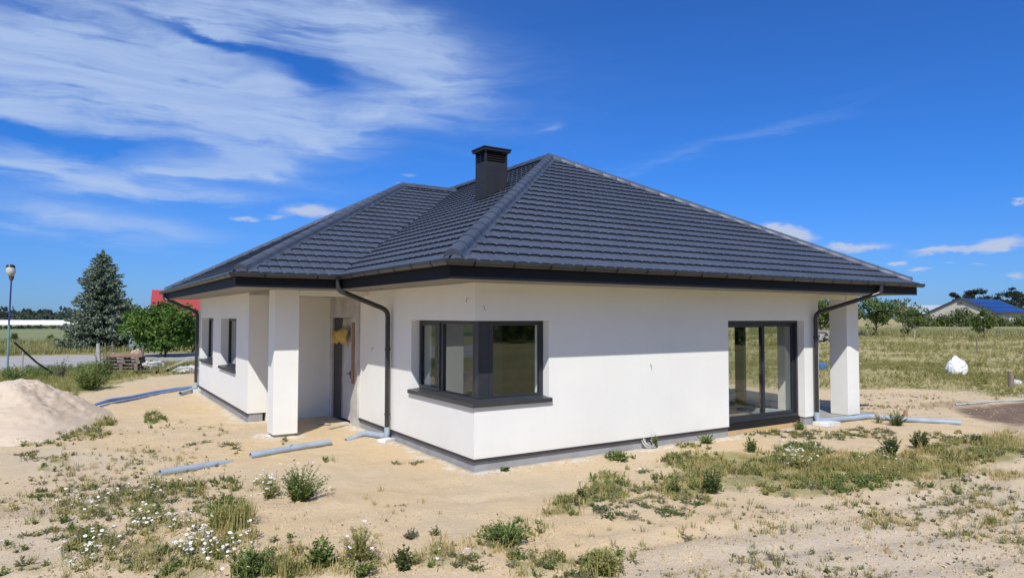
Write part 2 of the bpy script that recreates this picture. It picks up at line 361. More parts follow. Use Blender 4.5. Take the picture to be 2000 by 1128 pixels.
# ---------------------------------------------------------------- dimensions of the house (metres, corner of the two lit walls at 0,0)
O = .88; RX = 10.2; W1 = 8.645; P1 = 4.91; CY_ = 4.465; A = 1.86; CW = .463; B1 = 6.8; E1 = 14.02; YB = 15.92
ZP = .2; ZS = 2.85; ZE = 3.085
HRECTS = [(0, 0, W1, YB), (-A, B1, 0, E1), (9.6, 0, RX, .43), (-A, CY_, -A+CW, CY_+CW)]
def house_dist(x, y):
    d = np.full(np.shape(x), 1e9)
    for x0, y0, x1, y1 in HRECTS:
        dx = np.maximum(np.maximum(x0-x, x-x1), 0); dy = np.maximum(np.maximum(y0-y, y-y1), 0)
        d = np.minimum(d, np.hypot(dx, dy))
    return d
PATCHES = [(3.996, -2.142, 1.347, -0.843, 1.073, 0.798, 'd', 0.77), (3.752, -1.561, 0.974, -0.61, 0.922, 0.766, 'o', 0.98), (2.047, -2.282, 0.447, -0.281, 0.592, 0.551, 'o', 1.12), (3.113, -2.544, 0.744, -0.466, 0.555, 0.43, 'o', 0.84), (4.027, -3.291, 0.673, -0.422, 0.554, 0.339, 'g', 0.98), (3.223, -3.277, 0.759, -0.476, 0.336, 0.227, 'o', 1.12), (5.262, -1.804, 0.442, -0.276, 0.989, 0.677, 'g', 0.77, 45), (5.145, -2.432, 0.907, -0.568, 0.998, 0.629, 'd', 1.12), (5.478, -3.07, 0.607, -0.38, 0.924, 0.508, 'o', 1.12), (6.402, -3.219, 0.84, -0.526, 1.207, 0.593, 'd', 0.98), (8.183, -3.115, 0.692, -0.432, 1.324, 0.573, 'o', 1.26), (9.557, -3.124, 0.655, -0.408, 1.556, 0.609, 'd', 1.12), (8.215, -3.649, 0.445, -0.278, 0.881, 0.345, 'o', 0.84), (6.162, -2.609, 0.29, -0.181, 0.647, 0.361, 'o', 0.98, 28), (5.231, -3.507, 0.385, -0.242, 0.46, 0.239, 'o', 0.98, 10), (9.545, -2.158, 0.609, -0.379, 0.63, 0.289, 'c', 0.7), (8.446, -1.127, 0.532, -0.331, 0.594, 0.341, 'c', 0.98), (7.376, -0.809, 0.693, -0.431, 0.481, 0.312, 'c', 1.12), (6.598, -0.324, 0.519, -0.323, 0.4, 0.293, 'c', 0.84), (1.071, -1.766, 0.265, -0.167, 0.633, 0.738, 'o', 0.98), (1.159, -2.224, 0.34, -0.214, 0.316, 0.339, 'c', 1.26), (0.471, -2.788, 0.359, -0.226, 0.254, 0.28, 'k', 0.9), (1.192, -3.119, 0.312, -0.196, 0.259, 0.238, 'k', 0.9), (1.146, -2.699, 0.325, -0.204, 0.233, 0.233, 'c', 0.7), (0.226, -2.12, 0.324, -0.204, 0.227, 0.292, 'o', 0.84), (-0.107, -2.301, 0.207, -0.131, 0.178, 0.239, 'd', 0.7), (2.099, -1.157, 0.23, -0.145, 0.235, 0.253, 'c', 0.7), (3.164, -0.968, 0.156, -0.097, 0.288, 0.279, 'o', 1.12), (4.149, -0.326, 0.233, -0.146, 0.249, 0.231, 'o', 1.12), (2.592, -0.377, 0.324, -0.202, 0.219, 0.243, 'g', 0.42), (-1.242, -2.692, 0.321, -0.202, 0.216, 0.354, 'c', 0.9), (-0.919, -2.592, 0.285, -0.18, 0.175, 0.269, 'g', 0.5), (-0.925, -3.266, 0.197, -0.125, 0.125, 0.172, 'k', 0.7), (-0.806, -3.844, 0.246, -0.156, 0.26, 0.31, 'g', 0.6), (-1.418, -3.536, 0.244, -0.154, 0.161, 0.238, 'o', 0.6), (-1.207, -3.966, 0.235, -0.148, 0.119, 0.153, 'c', 0.8), (-1.921, -2.726, 0.173, -0.109, 0.146, 0.293, 'd', 0.6), (-2.027, -3.151, 0.202, -0.128, 0.109, 0.209, 'm', 0.4, 12), (-3.022, -2.285, 0.377, -0.237, 0.123, 0.415, 'd', 0.5), (-2.734, -2.627, 0.245, -0.155, 0.093, 0.256, 'g', 0.5), (-2.325, -1.81, 0.188, -0.118, 0.062, 0.166, 's', 0.6), (-3.541, -2.271, 0.28, -0.177, 0.087, 0.398, 'g', 0.9), (-3.48, -0.421, 0.241, -0.152, 0.137, 0.773, 'g', 0.9), (-3.64, -1.18, 0.274, -0.172, 0.093, 0.53, 'd', 0.7), (-4.349, -1.364, 0.294, -0.186, 0.046, 0.558, 'o', 0.9), (-4.157, -2.029, 0.235, -0.149, 0.035, 0.296, 'o', 0.8), (-3.928, -1.63, 0.295, -0.186, 0.067, 0.461, 'm', 0.7, 110), (-4.276, -0.476, 0.283, -0.178, 0.043, 0.519, 'm', 0.5, 70), (-3.958, -0.78, 0.233, -0.147, 0.052, 0.417, 'm', 0.4, 30), (-4.88, 0.703, 0.359, -0.226, 0.005, 0.596, 'm', 0.5, 42), (-4.98, -1.208, 0.204, -0.129, -0.001, 0.408, 'm', 0.5, 40), (-4.744, -0.944, 0.129, -0.081, 0.01, 0.377, 'm', 0.3, 14), (-4.137, 1.193, 0.283, -0.177, 0.072, 0.865, 'm', 0.5, 24), (-3.514, -1.45, 0.116, -0.073, 0.052, 0.265, 'm', 0.3, 16), (-4.456, 0.691, 0.316, -0.199, 0.027, 0.509, 'o', 0.4, 8), (-2.83, 0.683, 0.175, -0.11, 0.139, 0.619, 'm', 0.6, 30), (-5.538, -0.443, 0.128, -0.081, -0.014, 0.219, 'm', 0.4, 5), (-4.255, 0.435, 0.208, -0.131, 0.057, 0.736, 'o', 0.9), (-4.892, -0.581, 0.266, -0.168, 0.005, 0.52, 'o', 0.7), (-5.335, -1.212, 0.237, -0.15, -0.014, 0.304, 'o', 0.6), (-3.246, 1.273, 0.204, -0.128, 0.073, 0.43, 'g', 0.6), (-3.752, 1.104, 0.23, -0.144, 0.056, 0.462, 'o', 0.7), (-4.269, 2.912, 0.182, -0.115, 0.018, 0.31, 'c', 0.7), (-4.898, 1.981, 0.151, -0.095, 0.002, 0.254, 'o', 0.7), (-5.399, 1.78, 0.155, -0.098, -0.012, 0.297, 'g', 0.6), (-5.097, 1.797, 0.101, -0.064, -0.002, 0.243, 'o', 0.5), (-5.378, 2.714, 0.181, -0.114, -0.013, 0.353, 'c', 0.5), (-5.624, 4.759, 0.282, -0.176, -0.028, 0.583, 'c', 0.7), (-5.261, 4.078, 0.191, -0.119, -0.009, 0.4, 'o', 0.6), (-5.376, 3.525, 0.13, -0.081, -0.01, 0.283, 'o', 0.5), (-3.548, 8.291, 0.271, -0.168, 0.097, 1.177, 'g', 0.5, 12), (-4.993, 6.888, 0.589, -0.367, -0.001, 0.805, 'o', 0.8), (-4.624, 8.281, 0.371, -0.23, 0.019, 0.968, 'o', 0.7), (-5.538, 6.11, 0.469, -0.292, -0.014, 0.354, 'o', 0.7, 6), (-4.136, 3.374, 0.137, -0.085, 0.017, 0.253, 'c', 0.6), (-3.152, 4.623, 0.173, -0.108, 0.028, 0.213, 'k', 1.0), (-2.871, 4.22, 0.123, -0.077, 0.033, 0.204, 'k', 0.8), (-3.566, 4.654, 0.092, -0.058, 0.028, 0.263, 'c', 0.8), (-2.653, 3.545, 0.075, -0.047, 0.052, 0.279, 'c', 0.8), (-1.778, 3.942, 0.095, -0.06, 0.077, 0.307, 'o', 0.6), (-2.642, 4.305, 0.079, -0.049, 0.037, 0.208, 'c', 0.7), (-0.537, 1.123, 0.207, -0.13, 0.077, 0.173, 'c', 0.5), (-1.554, 2.075, 0.141, -0.088, 0.073, 0.232, 'o', 0.5), (-3.288, -2.549, 0.237, -0.15, 0.054, 0.2, 'd', 0.8), (-2.948, -2.675, 0.279, -0.177, 0.074, 0.223, 'o', 0.7), (-2.578, -2.998, 0.237, -0.15, 0.067, 0.163, 'c', 0.8), (-2.132, -2.928, 0.207, -0.131, 0.119, 0.247, 'o', 0.6), (-1.792, -3.222, 0.246, -0.155, 0.131, 0.232, 'c', 0.9), (-1.489, -2.999, 0.26, -0.164, 0.107, 0.177, 'd', 0.5), (-1.119, -3.615, 0.206, -0.131, 0.128, 0.173, 'o', 0.7), (-4.58, -1.614, 0.319, -0.202, 0.015, 0.291, 'o', 0.7), (-5.163, -0.22, 0.318, -0.2, -0.009, 0.395, 'c', 0.7), (-4.584, 1.627, 0.344, -0.216, 0.018, 0.485, 'c', 0.6), (-3.929, 0.359, 0.264, -0.166, 0.067, 0.591, 'c', 0.6), (-3.5, 0.5, 0.22, -0.138, 0.05, 0.311, 'c', 0.5), (-5.226, 0.448, 0.293, -0.185, -0.009, 0.321, 'o', 0.4), (-3.197, -1.832, 0.174, -0.11, 0.094, 0.37, 'o', 0.4), (-0.466, -3.898, 0.252, -0.16, 0.191, 0.208, 'c', 0.5), (0.456, -3.763, 0.276, -0.174, 0.201, 0.187, 'c', 0.4), (5.497, -4.213, 0.552, -0.346, 0.515, 0.226, 'o', 0.5), (6.705, -4.24, 0.393, -0.246, 0.536, 0.21, 'd', 0.5), (2.644, -4.51, 0.298, -0.187, 0.266, 0.151, 'd', 0.5), (4.352, -5.108, 0.314, -0.198, 0.442, 0.175, 'd', 0.4), (-7.098, 3.206, 1.37, -0.86, -0.755, 4.256, 's', 0.9), (-6.887, 0.323, 1.101, -0.695, -0.296, 1.405, 's', 0.9), (-6.605, 0.889, 0.556, -0.351, -0.155, 0.92, 'o', 0.4), (5.98, -6.132, 1.159, -0.73, 2.748, 0.672, 's', 0.9), (10.179, -5.356, 1.438, -0.899, 2.212, 0.504, 'o', 0.5), (1.728, -4.757, 1.897, -1.197, 1.425, 0.862, 's', 1.0), (3.828, -4.778, 1.311, -0.825, 1.673, 0.767, 's', 0.9), (-0.068, -3.982, 0.86, -0.543, 0.647, 0.637, 's', 0.6), (1.567, -3.599, 0.813, -0.512, 0.674, 0.537, 's', 0.8), (-4.726, 0.606, 1.336, -0.841, 0.075, 2.933, 's', 1.0), (-4.339, 2.876, 1.56, -0.978, 0.107, 1.972, 's', 0.7), (-3.477, 5.944, 1.183, -0.736, 0.194, 1.921, 's', 0.35), (-1.783, -2.899, 1.285, -0.812, 0.277, 0.514, 's', 0.5), (3.644, -4.27, 1.309, -0.823, 0.71, 0.374, 's', 0.8), (-2.152, -1.014, 1.034, -0.651, 0.452, 1.25, 's', 0.1), (13.463, 0.906, 1.654, -1.019, 2.869, 1.512, 's', 0.5), (5.761, -4.548, 0.726, -0.455, 2.014, 0.799, 's', 1.0), (1.047, -5.169, 1.702, -1.076, 0.368, 0.223, 's', 1.1)]
PILE = (-6.188, 9.753, 1.725, 0.734, 0.345, -3.804, 1.12)
MEADOW_EDGE = ((16.224, 3.326), (19.591, 0.254))
WEED_EDGE = [(-7.677, 16.643), (-6.116, 14.942), (-5.004, 13.56), (-3.855, 17.438), (-2.537, 20.471), (-1.422, 20.864), (-0.696, 20.705)]
RUTS = [(-6.018, 1.06, -2.274, 3.154, 0.1, 0.035), (-6.103, 1.86, -2.485, 4.207, 0.09, 0.028), (-5.769, -0.55, -3.436, 0.906, 0.12, 0.03), (-1.604, -3.729, 8.224, -4.359, 0.13, 0.04), (-1.087, -4.249, 6.048, -5.205, 0.13, 0.035), (-2.525, -1.022, 1.36, -2.106, 0.14, 0.02), (0.249, -4.928, 3.987, -5.788, 0.13, 0.03)]
SOIL = [(14.27, -1.604, 1.394, -0.862, 2.277, 0.853, 0.95), (16.132, -1.907, 1.348, -0.832, 3.108, 1.017, 1.0), (14.762, 0.106, 0.71, -0.438, 0.926, 0.418, 0.4), (-5.649, 1.187, 0.461, -0.291, -0.025, 0.364, 0.25)]
GRAVEL = [(1.728, -4.757, 1.49, -0.94, 1.09, 0.66, 1.0), (-0.066, -4.312, 0.825, -0.521, 0.514, 0.472, 0.8), (4.592, -4.728, 1.108, -0.697, 1.352, 0.576, 0.8), (2.416, -3.89, 0.784, -0.493, 0.585, 0.389, 0.6), (-4.985, 2.198, 1.476, -0.927, -0.003, 2.038, 0.45), (-5.362, -0.64, 0.637, -0.402, -0.043, 0.889, 0.5), (-4.989, 4.131, 1.389, -0.869, -0.002, 1.379, 0.4)]
def ell(x, y, e):
    """0 at the centre of an ellipse patch, 1 on its rim"""
    cx, cy, ax, ay, bx, by = e[:6]; det = ax*by-ay*bx
    u = ((x-cx)*by-(y-cy)*bx)/det; v = ((y-cy)*ax-(x-cx)*ay)/det
    return np.hypot(u, v)
def side(x, y, p, q):
    """signed distance from the line p-q, positive on its left"""
    dx, dy = q[0]-p[0], q[1]-p[1]; L = math.hypot(dx, dy)
    return (dx*(y-p[1])-dy*(x-p[0]))/L
def meadow_w(x, y):
    d = side(x, y, *MEADOW_EDGE)+(fbm(x/2.2, y/2.2)-.5)*5.0+(fbm(x/.6, y/.6)-.5)*1.5
    return sstep(d, -1.2, 1.0)*sstep(x, 11, 13)
def weedy_w(x, y):
    w = 0
    for i in range(len(WEED_EDGE)-1):
        p, q = WEED_EDGE[i], WEED_EDGE[i+1]
        s = side(x, y, p, q)+(fbm(x/1.1, y/1.1)-.5)*1.4
        w = np.maximum(w, sstep(s, -.1, .3)*((x >= min(p[0], q[0])-.01) & (x < max(p[0], q[0])+.01)))
    w = np.where(x < WEED_EDGE[0][0], sstep(y+(fbm(x/1.1, y/1.1)-.5)*1.4, WEED_EDGE[0][1], WEED_EDGE[0][1]+.6), w)
    w = np.where(x >= WEED_EDGE[-1][0], sstep(y, 16.8, 17.6), w)
    return w
def H(x, y):
    x = np.asarray(x, float); y = np.asarray(y, float)
    hd = house_dist(x, y); k = sstep(hd, .02, 1.6); r = np.hypot(x, y)
    z = (fbm(x/2.4+5, y/2.4, 3)-.5)*.11+(fbm(x/.55, y/.55+3, 3)-.5)*.060*(.5+1.2*sstep(fbm(x/3, y/3+8, 2), .42, .6))+(fbm(x/.19+9, y/.19, 2)-.5)*.028*sstep(r, 30, 12)*(.4+1.2*sstep(fbm(x/2+4, y/2+1, 2), .42, .6))
    z = z*(.22+.78*k)*sstep(r, 70, 20)*sstep(y, 27, 21)
    z = z+.02*sstep(hd, .8, 0)
    for e in PATCHES:
        if e[6] in 'gom': z = z+.035*np.exp(-2*ell(x, y, e)**2)
    for (px, py, qx, qy, wd, dp) in RUTS:
        L = math.hypot(qx-px, qy-py); ux, uy = (qx-px)/L, (qy-py)/L; a = (x-px)*ux+(y-py)*uy; b = (y-py)*ux-(x-px)*uy+.25*np.sin(a*.55+px)+(fbm(a/.8, a*0+px, 2)-.5)*.15
        z = z-dp*(np.exp(-(b/wd)**2)-.55*np.exp(-((np.abs(b)-wd*1.9)/(wd*.8))**2))*sstep(a, 0, 1.5)*sstep(L-a, 0, 1.5)*(.35+.9*fbm(a/.5, b/.3+7, 2))
    d = ell(x, y, PILE)
    z = z-.02*sstep(d, 1.2, .8)
    inside = (x > .05) & (x < W1-.05) & (y > .05) & (y < YB-.05) | (x > -A+.05) & (x < .1) & (y > B1+.05) & (y < E1-.05)
    return np.where(inside, -.12, z)
def Hs(x, y): return float(H(np.array([x]), np.array([y]))[0])

# ---------------------------------------------------------------- ground
def axis(a, b, step, far, g):
    c = list(np.arange(a, b+1e-6, step)); s = step; p = b; hi = []
    while p < far: s *= g; p += s; hi.append(p)
    s = step; p = a; lo = []
    while p > -far: s *= g; p -= s; lo.append(p)
    return np.array(lo[::-1]+c+hi)
def make_ground():
    xs = axis(-9, 15, .085, 5000, 1.07); ys = axis(-7.2, 9, .085, 5000, 1.07)
    X, Y = np.meshgrid(xs, ys); Z = H(X, Y); nx, ny = len(xs), len(ys)
    V = np.stack([X, Y, Z], -1).reshape(-1, 3)
    i = np.arange(nx*ny).reshape(ny, nx); F = np.stack([i[:-1, :-1], i[:-1, 1:], i[1:, 1:], i[1:, :-1]], -1).reshape(-1, 4)
    me = bpy.data.meshes.new('ground'); me.vertices.add(len(V)); me.vertices.foreach_set('co', V.astype(np.float32).ravel())
    me.loops.add(F.size); me.loops.foreach_set('vertex_index', F.ravel().astype(np.int32))
    me.polygons.add(len(F)); me.polygons.foreach_set('loop_start', np.arange(0, F.size, 4, dtype=np.int32))
    me.update(calc_edges=True); me.polygons.foreach_set('use_smooth', np.ones(len(F), dtype=bool))
    veg = np.zeros_like(X)
    for e in PATCHES:
        if e[6] not in 'sck': veg = np.maximum(veg, min(.8, e[7])*sstep(ell(X, Y, e)+(fbm(X/.35, Y/.35)-.5)*.9, 1.15, .35))
    veg = np.maximum(veg, meadow_w(X, Y)); veg = np.maximum(veg, weedy_w(X, Y))
    r = np.hypot(X-2, Y-3); veg = np.maximum(veg, sstep(r+(fbm(X/6, Y/6)-.5)*8, 22, 30)); veg = np.maximum(veg, sstep(-Y+(fbm(X/4, Y/4)-.5)*9, 14, 19))
    veg = np.maximum(veg, sstep(-Y+(fbm(X/2, Y/2)-.5)*3, 6.0, 8.5)*sstep(X, 4, 7))
    gr = np.zeros_like(X)
    for e in GRAVEL: gr = np.maximum(gr, e[6]*sstep(ell(X, Y, e)+(fbm(X/1.6, Y/1.6)-.5)*1.3, 1.2, .45))
    soil = np.zeros_like(X)
    for e in SOIL: soil = np.maximum(soil, e[6]*sstep(ell(X, Y, e)+(fbm(X/.9, Y/.9)-.5)*.9, 1.1, .6))
    hd = house_dist(X, Y); lime = sstep(hd+(fbm(X/.22, Y/.22)-.5)*.7, .30, .02)*.9
    lime = np.where((X > W1-.3) & (Y > .6), 0, lime)
    C = np.stack([veg, gr, soil, lime], -1).reshape(-1, 4).astype(np.float32)
    at = me.color_attributes.new('mask', 'FLOAT_COLOR', 'POINT'); at.data.foreach_set('color', C.ravel())
    m = bpy.data.materials.new('ground_sand'); m.use_nodes = True; t = NT(m.node_tree); b = t.N['Principled BSDF']
    a = t.node('ShaderNodeAttribute', attribute_name='mask'); sc = t.node('ShaderNodeSeparateColor'); t.put(sc.inputs[0], a.outputs['Color'])
    tc = t.node('ShaderNodeTexCoord'); v = tc.outputs['Object']
    s1 = t.ss(t.noise(v, .45, 5, .55), .35, .66); s2 = t.ss(t.noise(v, 2.6, 6, .65, .3), .35, .7); s3 = t.noise(v, 55, 3, .7)
    st = t.node('ShaderNodeMapping'); t.put(st.inputs[0], v); st.inputs['Rotation'].default_value = (0, 0, R_(-18)); st.inputs['Scale'].default_value = (.5, 3.2, 1)
    s4 = t.ss(t.noise(st.outputs[0], 1.6, 5, .6, .4), .5, .75)
    c = t.mix(s1, (.665, .495, .285, 1), (.640, .510, .335, 1))
    c = t.mix(t.math('MULTIPLY', s2, .5), c, (.56, .430, .275, 1))
    c = t.mix(t.math('MULTIPLY', s4, .35), c, (.50, .405, .285, 1))
    grc = t.mix(t.noise(v, 38, 3, .8), (.47, .385, .275, 1), (.67, .565, .42, 1))
    c = t.mix(t.math('MULTIPLY', sc.outputs[1], .85), c, grc)
    vg = t.mix(t.ss(t.noise(v, 3.0, 5, .65), .3, .7), (.30, .265, .105, 1), (.50, .41, .21, 1))
    vg = t.mix(t.math('MULTIPLY', t.ss(t.noise(v, .11, 4, .6), .42, .62), .4), vg, (.19, .205, .085, 1))
    vk = t.ss(t.math('MULTIPLY', sc.outputs[0], t.math('ADD', t.noise(v, 9, 4, .7), .35)), .16, .72)
    c = t.mix(vk, c, vg)
    c = t.mix(sc.outputs[2], c, t.mix(s2, (.150, .100, .070, 1), (.230, .165, .115, 1)))
    c = t.mix(t.math('MULTIPLY', a.outputs['Alpha'], t.ss(t.noise(v, 7, 4, .7), .35, .6)), c, (.74, .70, .63, 1))
    sp = t.math('ADD', t.math('MULTIPLY', s3, .5), .75); spk = t.node('ShaderNodeVectorMath', operation='SCALE'); t.put(spk.inputs[0], c); t.put(spk.inputs['Scale'], sp)
    t.put(b.inputs['Base Color'], spk.outputs[0]); b.inputs['Roughness'].default_value = .95; b.inputs['Specular IOR Level'].default_value = .12
    b1 = t.node('ShaderNodeBump'); b1.inputs['Distance'].default_value = .03; b1.inputs['Strength'].default_value = .8
    t.put(b1.inputs['Height'], t.math('ADD', t.noise(v, 14, 6, .7), t.math('MULTIPLY', t.noise(v, 70, 3, .7), .35))); t.put(b.inputs['Normal'], b1.outputs[0])
    MATS['ground_sand'] = m; me.materials.append(m)
    o = bpy.data.objects.new('ground', me); link(o); o['kind'] = 'structure'
make_ground()

def sheet(name, poly, z, mat):
    o = MB().add([(x, y, z) for x, y in poly], [tuple(range(len(poly)))]).build(name, mat); o['kind'] = 'structure'; return o
# gravel road across the back, bending away behind the house
sheet('road', [(-90, 22.0), (-30, 23.5), (-7.5, 25.2), (0, 28.8), (10, 30.5), (20, 33), (24, 40), (26, 200), (20, 200), (17, 44), (12, 37.2), (0.9, 37.4), (-8.6, 38.6), (-30, 40), (-90, 42)], .010, 'road_gravel')

# ---------------------------------------------------------------- the house
house = tag(empty('house', (0, 0, 0)), 'white rendered bungalow with dark tiled hip roof standing on bare sand', 'house')
def wall(name, org, du, dn, th, us, zs, holes, mat, parent=house):
    """wall plane at org running along du, dn points inwards; holes = (u0,u1,z0,z1)"""
    org, du, dn = Vector(org), Vector(du), Vector(dn)
    U = sorted(set([us[0], us[1]]+[h for q in holes for h in q[:2] if us[0] < h < us[1]])); Zs = sorted(set([zs[0], zs[1]]+[h for q in holes for h in q[2:] if zs[0] < h < zs[1]]))
    nu, nz = len(U)-1, len(Zs)-1
    solid = [[not any(q[0]-1e-6 <= U[i] and U[i+1] <= q[1]+1e-6 and q[2]-1e-6 <= Zs[j] and Zs[j+1] <= q[3]+1e-6 for q in holes) for j in range(nz)] for i in range(nu)]
    P = lambda u, z, d: org+du*u+dn*d+Vector((0, 0, z))
    m = MB()
    for i in range(nu):
        for j in range(nz):
            if not solid[i][j]: continue
            u0, u1, z0, z1 = U[i], U[i+1], Zs[j], Zs[j+1]
            m.add([P(u0, z0, 0), P(u1, z0, 0), P(u1, z1, 0), P(u0, z1, 0)], [(0, 1, 2, 3)])
            m.add([P(u0, z0, th), P(u1, z0, th), P(u1, z1, th), P(u0, z1, th)], [(3, 2, 1, 0)])
            def ed(di, dj, a, b):
                ii, jj = i+di, j+dj
                if not (0 <= ii < nu and 0 <= jj < nz and solid[ii][jj]):
                    m.add([P(*a, 0), P(*b, 0), P(*b, th), P(*a, th)], [(0, 1, 2, 3)])
            ed(-1, 0, (u0, z1), (u0, z0)); ed(1, 0, (u1, z0), (u1, z1)); ed(0, -1, (u0, z0), (u1, z0)); ed(0, 1, (u1, z1), (u0, z1))
    me = m.mesh(name); bm = bmesh.new(); bm.from_mesh(me); bmesh.ops.remove_doubles(bm, verts=bm.verts, dist=1e-4); bmesh.ops.recalc_face_normals(bm, faces=bm.faces); bm.to_mesh(me); bm.free()
    me.materials.append(MATS[mat]); o = bpy.data.objects.new(name, me); return link(o, parent)
TH = .40
WZ0, WZ1 = 1.033, 2.272                          # window openings
CWX, CWY = 1.377, 2.289                          # corner window along the two walls
DX0, DX1, DZ1 = 5.694, 8.131, 2.263              # sliding door
# lit wall with sliding door and half of the corner window (cut square where the corner window turns)
wall('wall', (0, 0, 0), (1, 0, 0), (0, 1, 0), TH, (0, W1), (ZP, ZS), [(0, CWX, WZ0, WZ1), (DX0, DX1, ZP, DZ1)], 'render_white')
wall('wall', (0, 0, 0), (0, 1, 0), (1, 0, 0), TH-.003, (TH+.001, P1), (ZP, ZS-.002), [(TH+.001, CWY, WZ0, WZ1)], 'render_white')
# wing wall with two windows
WW = [(8.174, 10.224), (11.426, 13.458)]
wall('wall', (-A, 0, 0), (0, 1, 0), (1, 0, 0), TH, (B1, E1), (ZP, ZS), [(a, b, WZ0, WZ1) for a, b in WW], 'render_white')
wall('wall', (-A, E1, 0), (1, 0, 0), (0, -1, 0), .38, (.405, 2.3), (ZP, ZS-.002), [], 'render_white')
# porch side wall, ceiling, beam and raw wall round the front door
wall('wall', (-A+TH+.002, B1, 0), (1, 0, 0), (0, 1, 0), .3, (0, A-TH-.006), (0, 2.79), [], 'render_white')
pw = wall('wall', (-.045, 0, 0), (0, 1, 0), (1, 0, 0), .30, (P1+.004, B1-.003), (-.05, 2.79), [(5.33, 6.62, -.05, 2.30)], 'render_raw')
pw['label'] = 'raw unpainted grey plaster around the front door'
MB().box((-A+.001, CY_+.001, 2.795), (.36, B1-.002, 2.848)).build('porch_ceiling', 'plaster_inside', house)
MB().box((-A+CW+.002, CY_, 2.74), (-.004, CY_+.28, 2.844)).build('beam', 'render_white', house)
# rear and terrace-side walls close the shell; large panes face the terrace
EG = (.75, 4.2); MUL = (1.79, 2.05)
wall('wall', (W1, 0, 0), (0, 1, 0), (-1, 0, 0), TH, (TH+.002, YB), (ZP, ZS-.002), [(EG[0], EG[1], ZP, DZ1)], 'render_white')
wall('wall', (0, YB, 0), (1, 0, 0), (0, -1, 0), TH-.004, (.0, W1-TH-.002), (ZP, ZS-.003), [], 'render_white')
# columns: porch and terrace
def column(x0, y0, x1, y1, z0, bevel=.006):
    return MB().box((x0, y0, z0), (x1, y1, ZS-.001)).build('column', 'render_white', house, bevel=bevel)
column(-A, CY_, -A+CW, CY_+CW, .075); column(RX-CW, 0, RX, .43, .115)
MB().box((W1+.003, .02, 2.74), (RX-CW-.003, .36, 2.846)).build('beam', 'render_white', house)
MB().box((-A+.05, CY_+.05, -.1), (-A+CW-.05, CY_+CW-.05, .08)).build('column_base', 'concrete', house)
MB().box((RX-CW+.05, .05, -.1), (RX-.05, .38, .12)).build('column_base', 'sealant_black', house)
# plinth with brown drip trim
def plinth(a, b, c=None):
    MB().box((*a, -.15), (*b, ZP-.002)).build('plinth', 'plinth_grey', house)
plinth((.03, .03), (DX0-.002, .36)); plinth((.03, .364), (.33, P1-.01)); plinth((-A+.03, B1+.03), (-A+.33, E1-.02))
plinth((DX1+.02, .03), (W1-.03, .36)); plinth((W1-.33, .364), (W1-.03, YB-.03)); plinth((.03, YB-.33), (W1-.34, YB-.03))
def trim(a, b):
    MB().box((*a, ZP-.034), (*b, ZP+.006)).build('drip_trim', 'trim_brown', house)
trim((-.012, -.012), (DX0-.006, .028)); trim((-.012, .03), (.028, P1-.002)); trim((-A-.012, B1+.005), (-A+.028, E1-.01))

# ---- windows
def frame_rect(m, org, du, dn, u0, u1, z0, z1, w, d, bottom=True):
    """rectangular frame: bars of width w and depth d"""
    org, du, dn = Vector(org), Vector(du), Vector(dn)
    def bar(a0, a1, c0, c1):
        P = lambda u, z, k: org+du*u+dn*k+Vector((0, 0, z))
        m.add([P(a0, c0, 0), P(a1, c0, 0), P(a1, c1, 0), P(a0, c1, 0), P(a0, c0, d), P(a1, c0, d), P(a1, c1, d), P(a0, c1, d)], [(0, 1, 2, 3), (7, 6, 5, 4), (0, 4, 5, 1), (1, 5, 6, 2), (2, 6, 7, 3), (3, 7, 4, 0)])
    bar(u0, u0+w, z0, z1); bar(u1-w, u1, z0, z1); bar(u0+w, u1-w, z1-w, z1)
    if bottom: bar(u0+w, u1-w, z0, z0+w)
    return m
def pane(org, du, dn, u0, u1, z0, z1, parent, d=.03):
    org, du, dn = Vector(org), Vector(du), Vector(dn)
    P = lambda u, z: org+du*u+dn*d+Vector((0, 0, z))
    return MB().prism([P(u0, z0), P(u1, z0), P(u1, z1), P(u0, z1)], dn*.006).build('pane', 'window_glass', parent)
REC = .16; FW = .075
ex, ey = Vector((1, 0, 0)), Vector((0, 1, 0))
# corner window: corner post, fixed pane each side, casement at the porch end
cw = frame_rect(MB(), (0, REC, 0), ex, ey, REC+.19, CWX, WZ0, WZ1, FW, .07).build('window', 'frame_graphite', house, bevel=.004)
tag(cw, 'corner window turning round the near corner of the house')
f2 = MB(); frame_rect(f2, (REC, 0, 0), ey, ex, REC+.12, 1.42, WZ0, WZ1, .06, .07); f2.build('window_frame', 'frame_graphite', cw, bevel=.004)
f3 = MB(); frame_rect(f3, (REC, 0, 0), ey, ex, 1.423, CWY, WZ0, WZ1, .05, .07); frame_rect(f3, (REC-.018, 0, 0), ey, ex, 1.455, CWY-.035, WZ0+.035, WZ1-.035, .06, .05); f3.build('casement', 'frame_graphite', cw, bevel=.004)
MB().box((REC, REC, WZ0), (REC+.187, REC+.117, WZ1)).build('corner_post', 'frame_graphite', cw, bevel=.005)
pane((0, REC, 0), ex, ey, REC+.19+FW, CWX-FW, WZ0+FW, WZ1-FW, cw); pane((REC, 0, 0), ey, ex, REC+.18, 1.36, WZ0+.06, WZ1-.06, cw); pane((REC-.01, 0, 0), ey, ex, 1.51, CWY-.09, WZ0+.09, WZ1-.09, cw)
SP = .055
sl = MB()
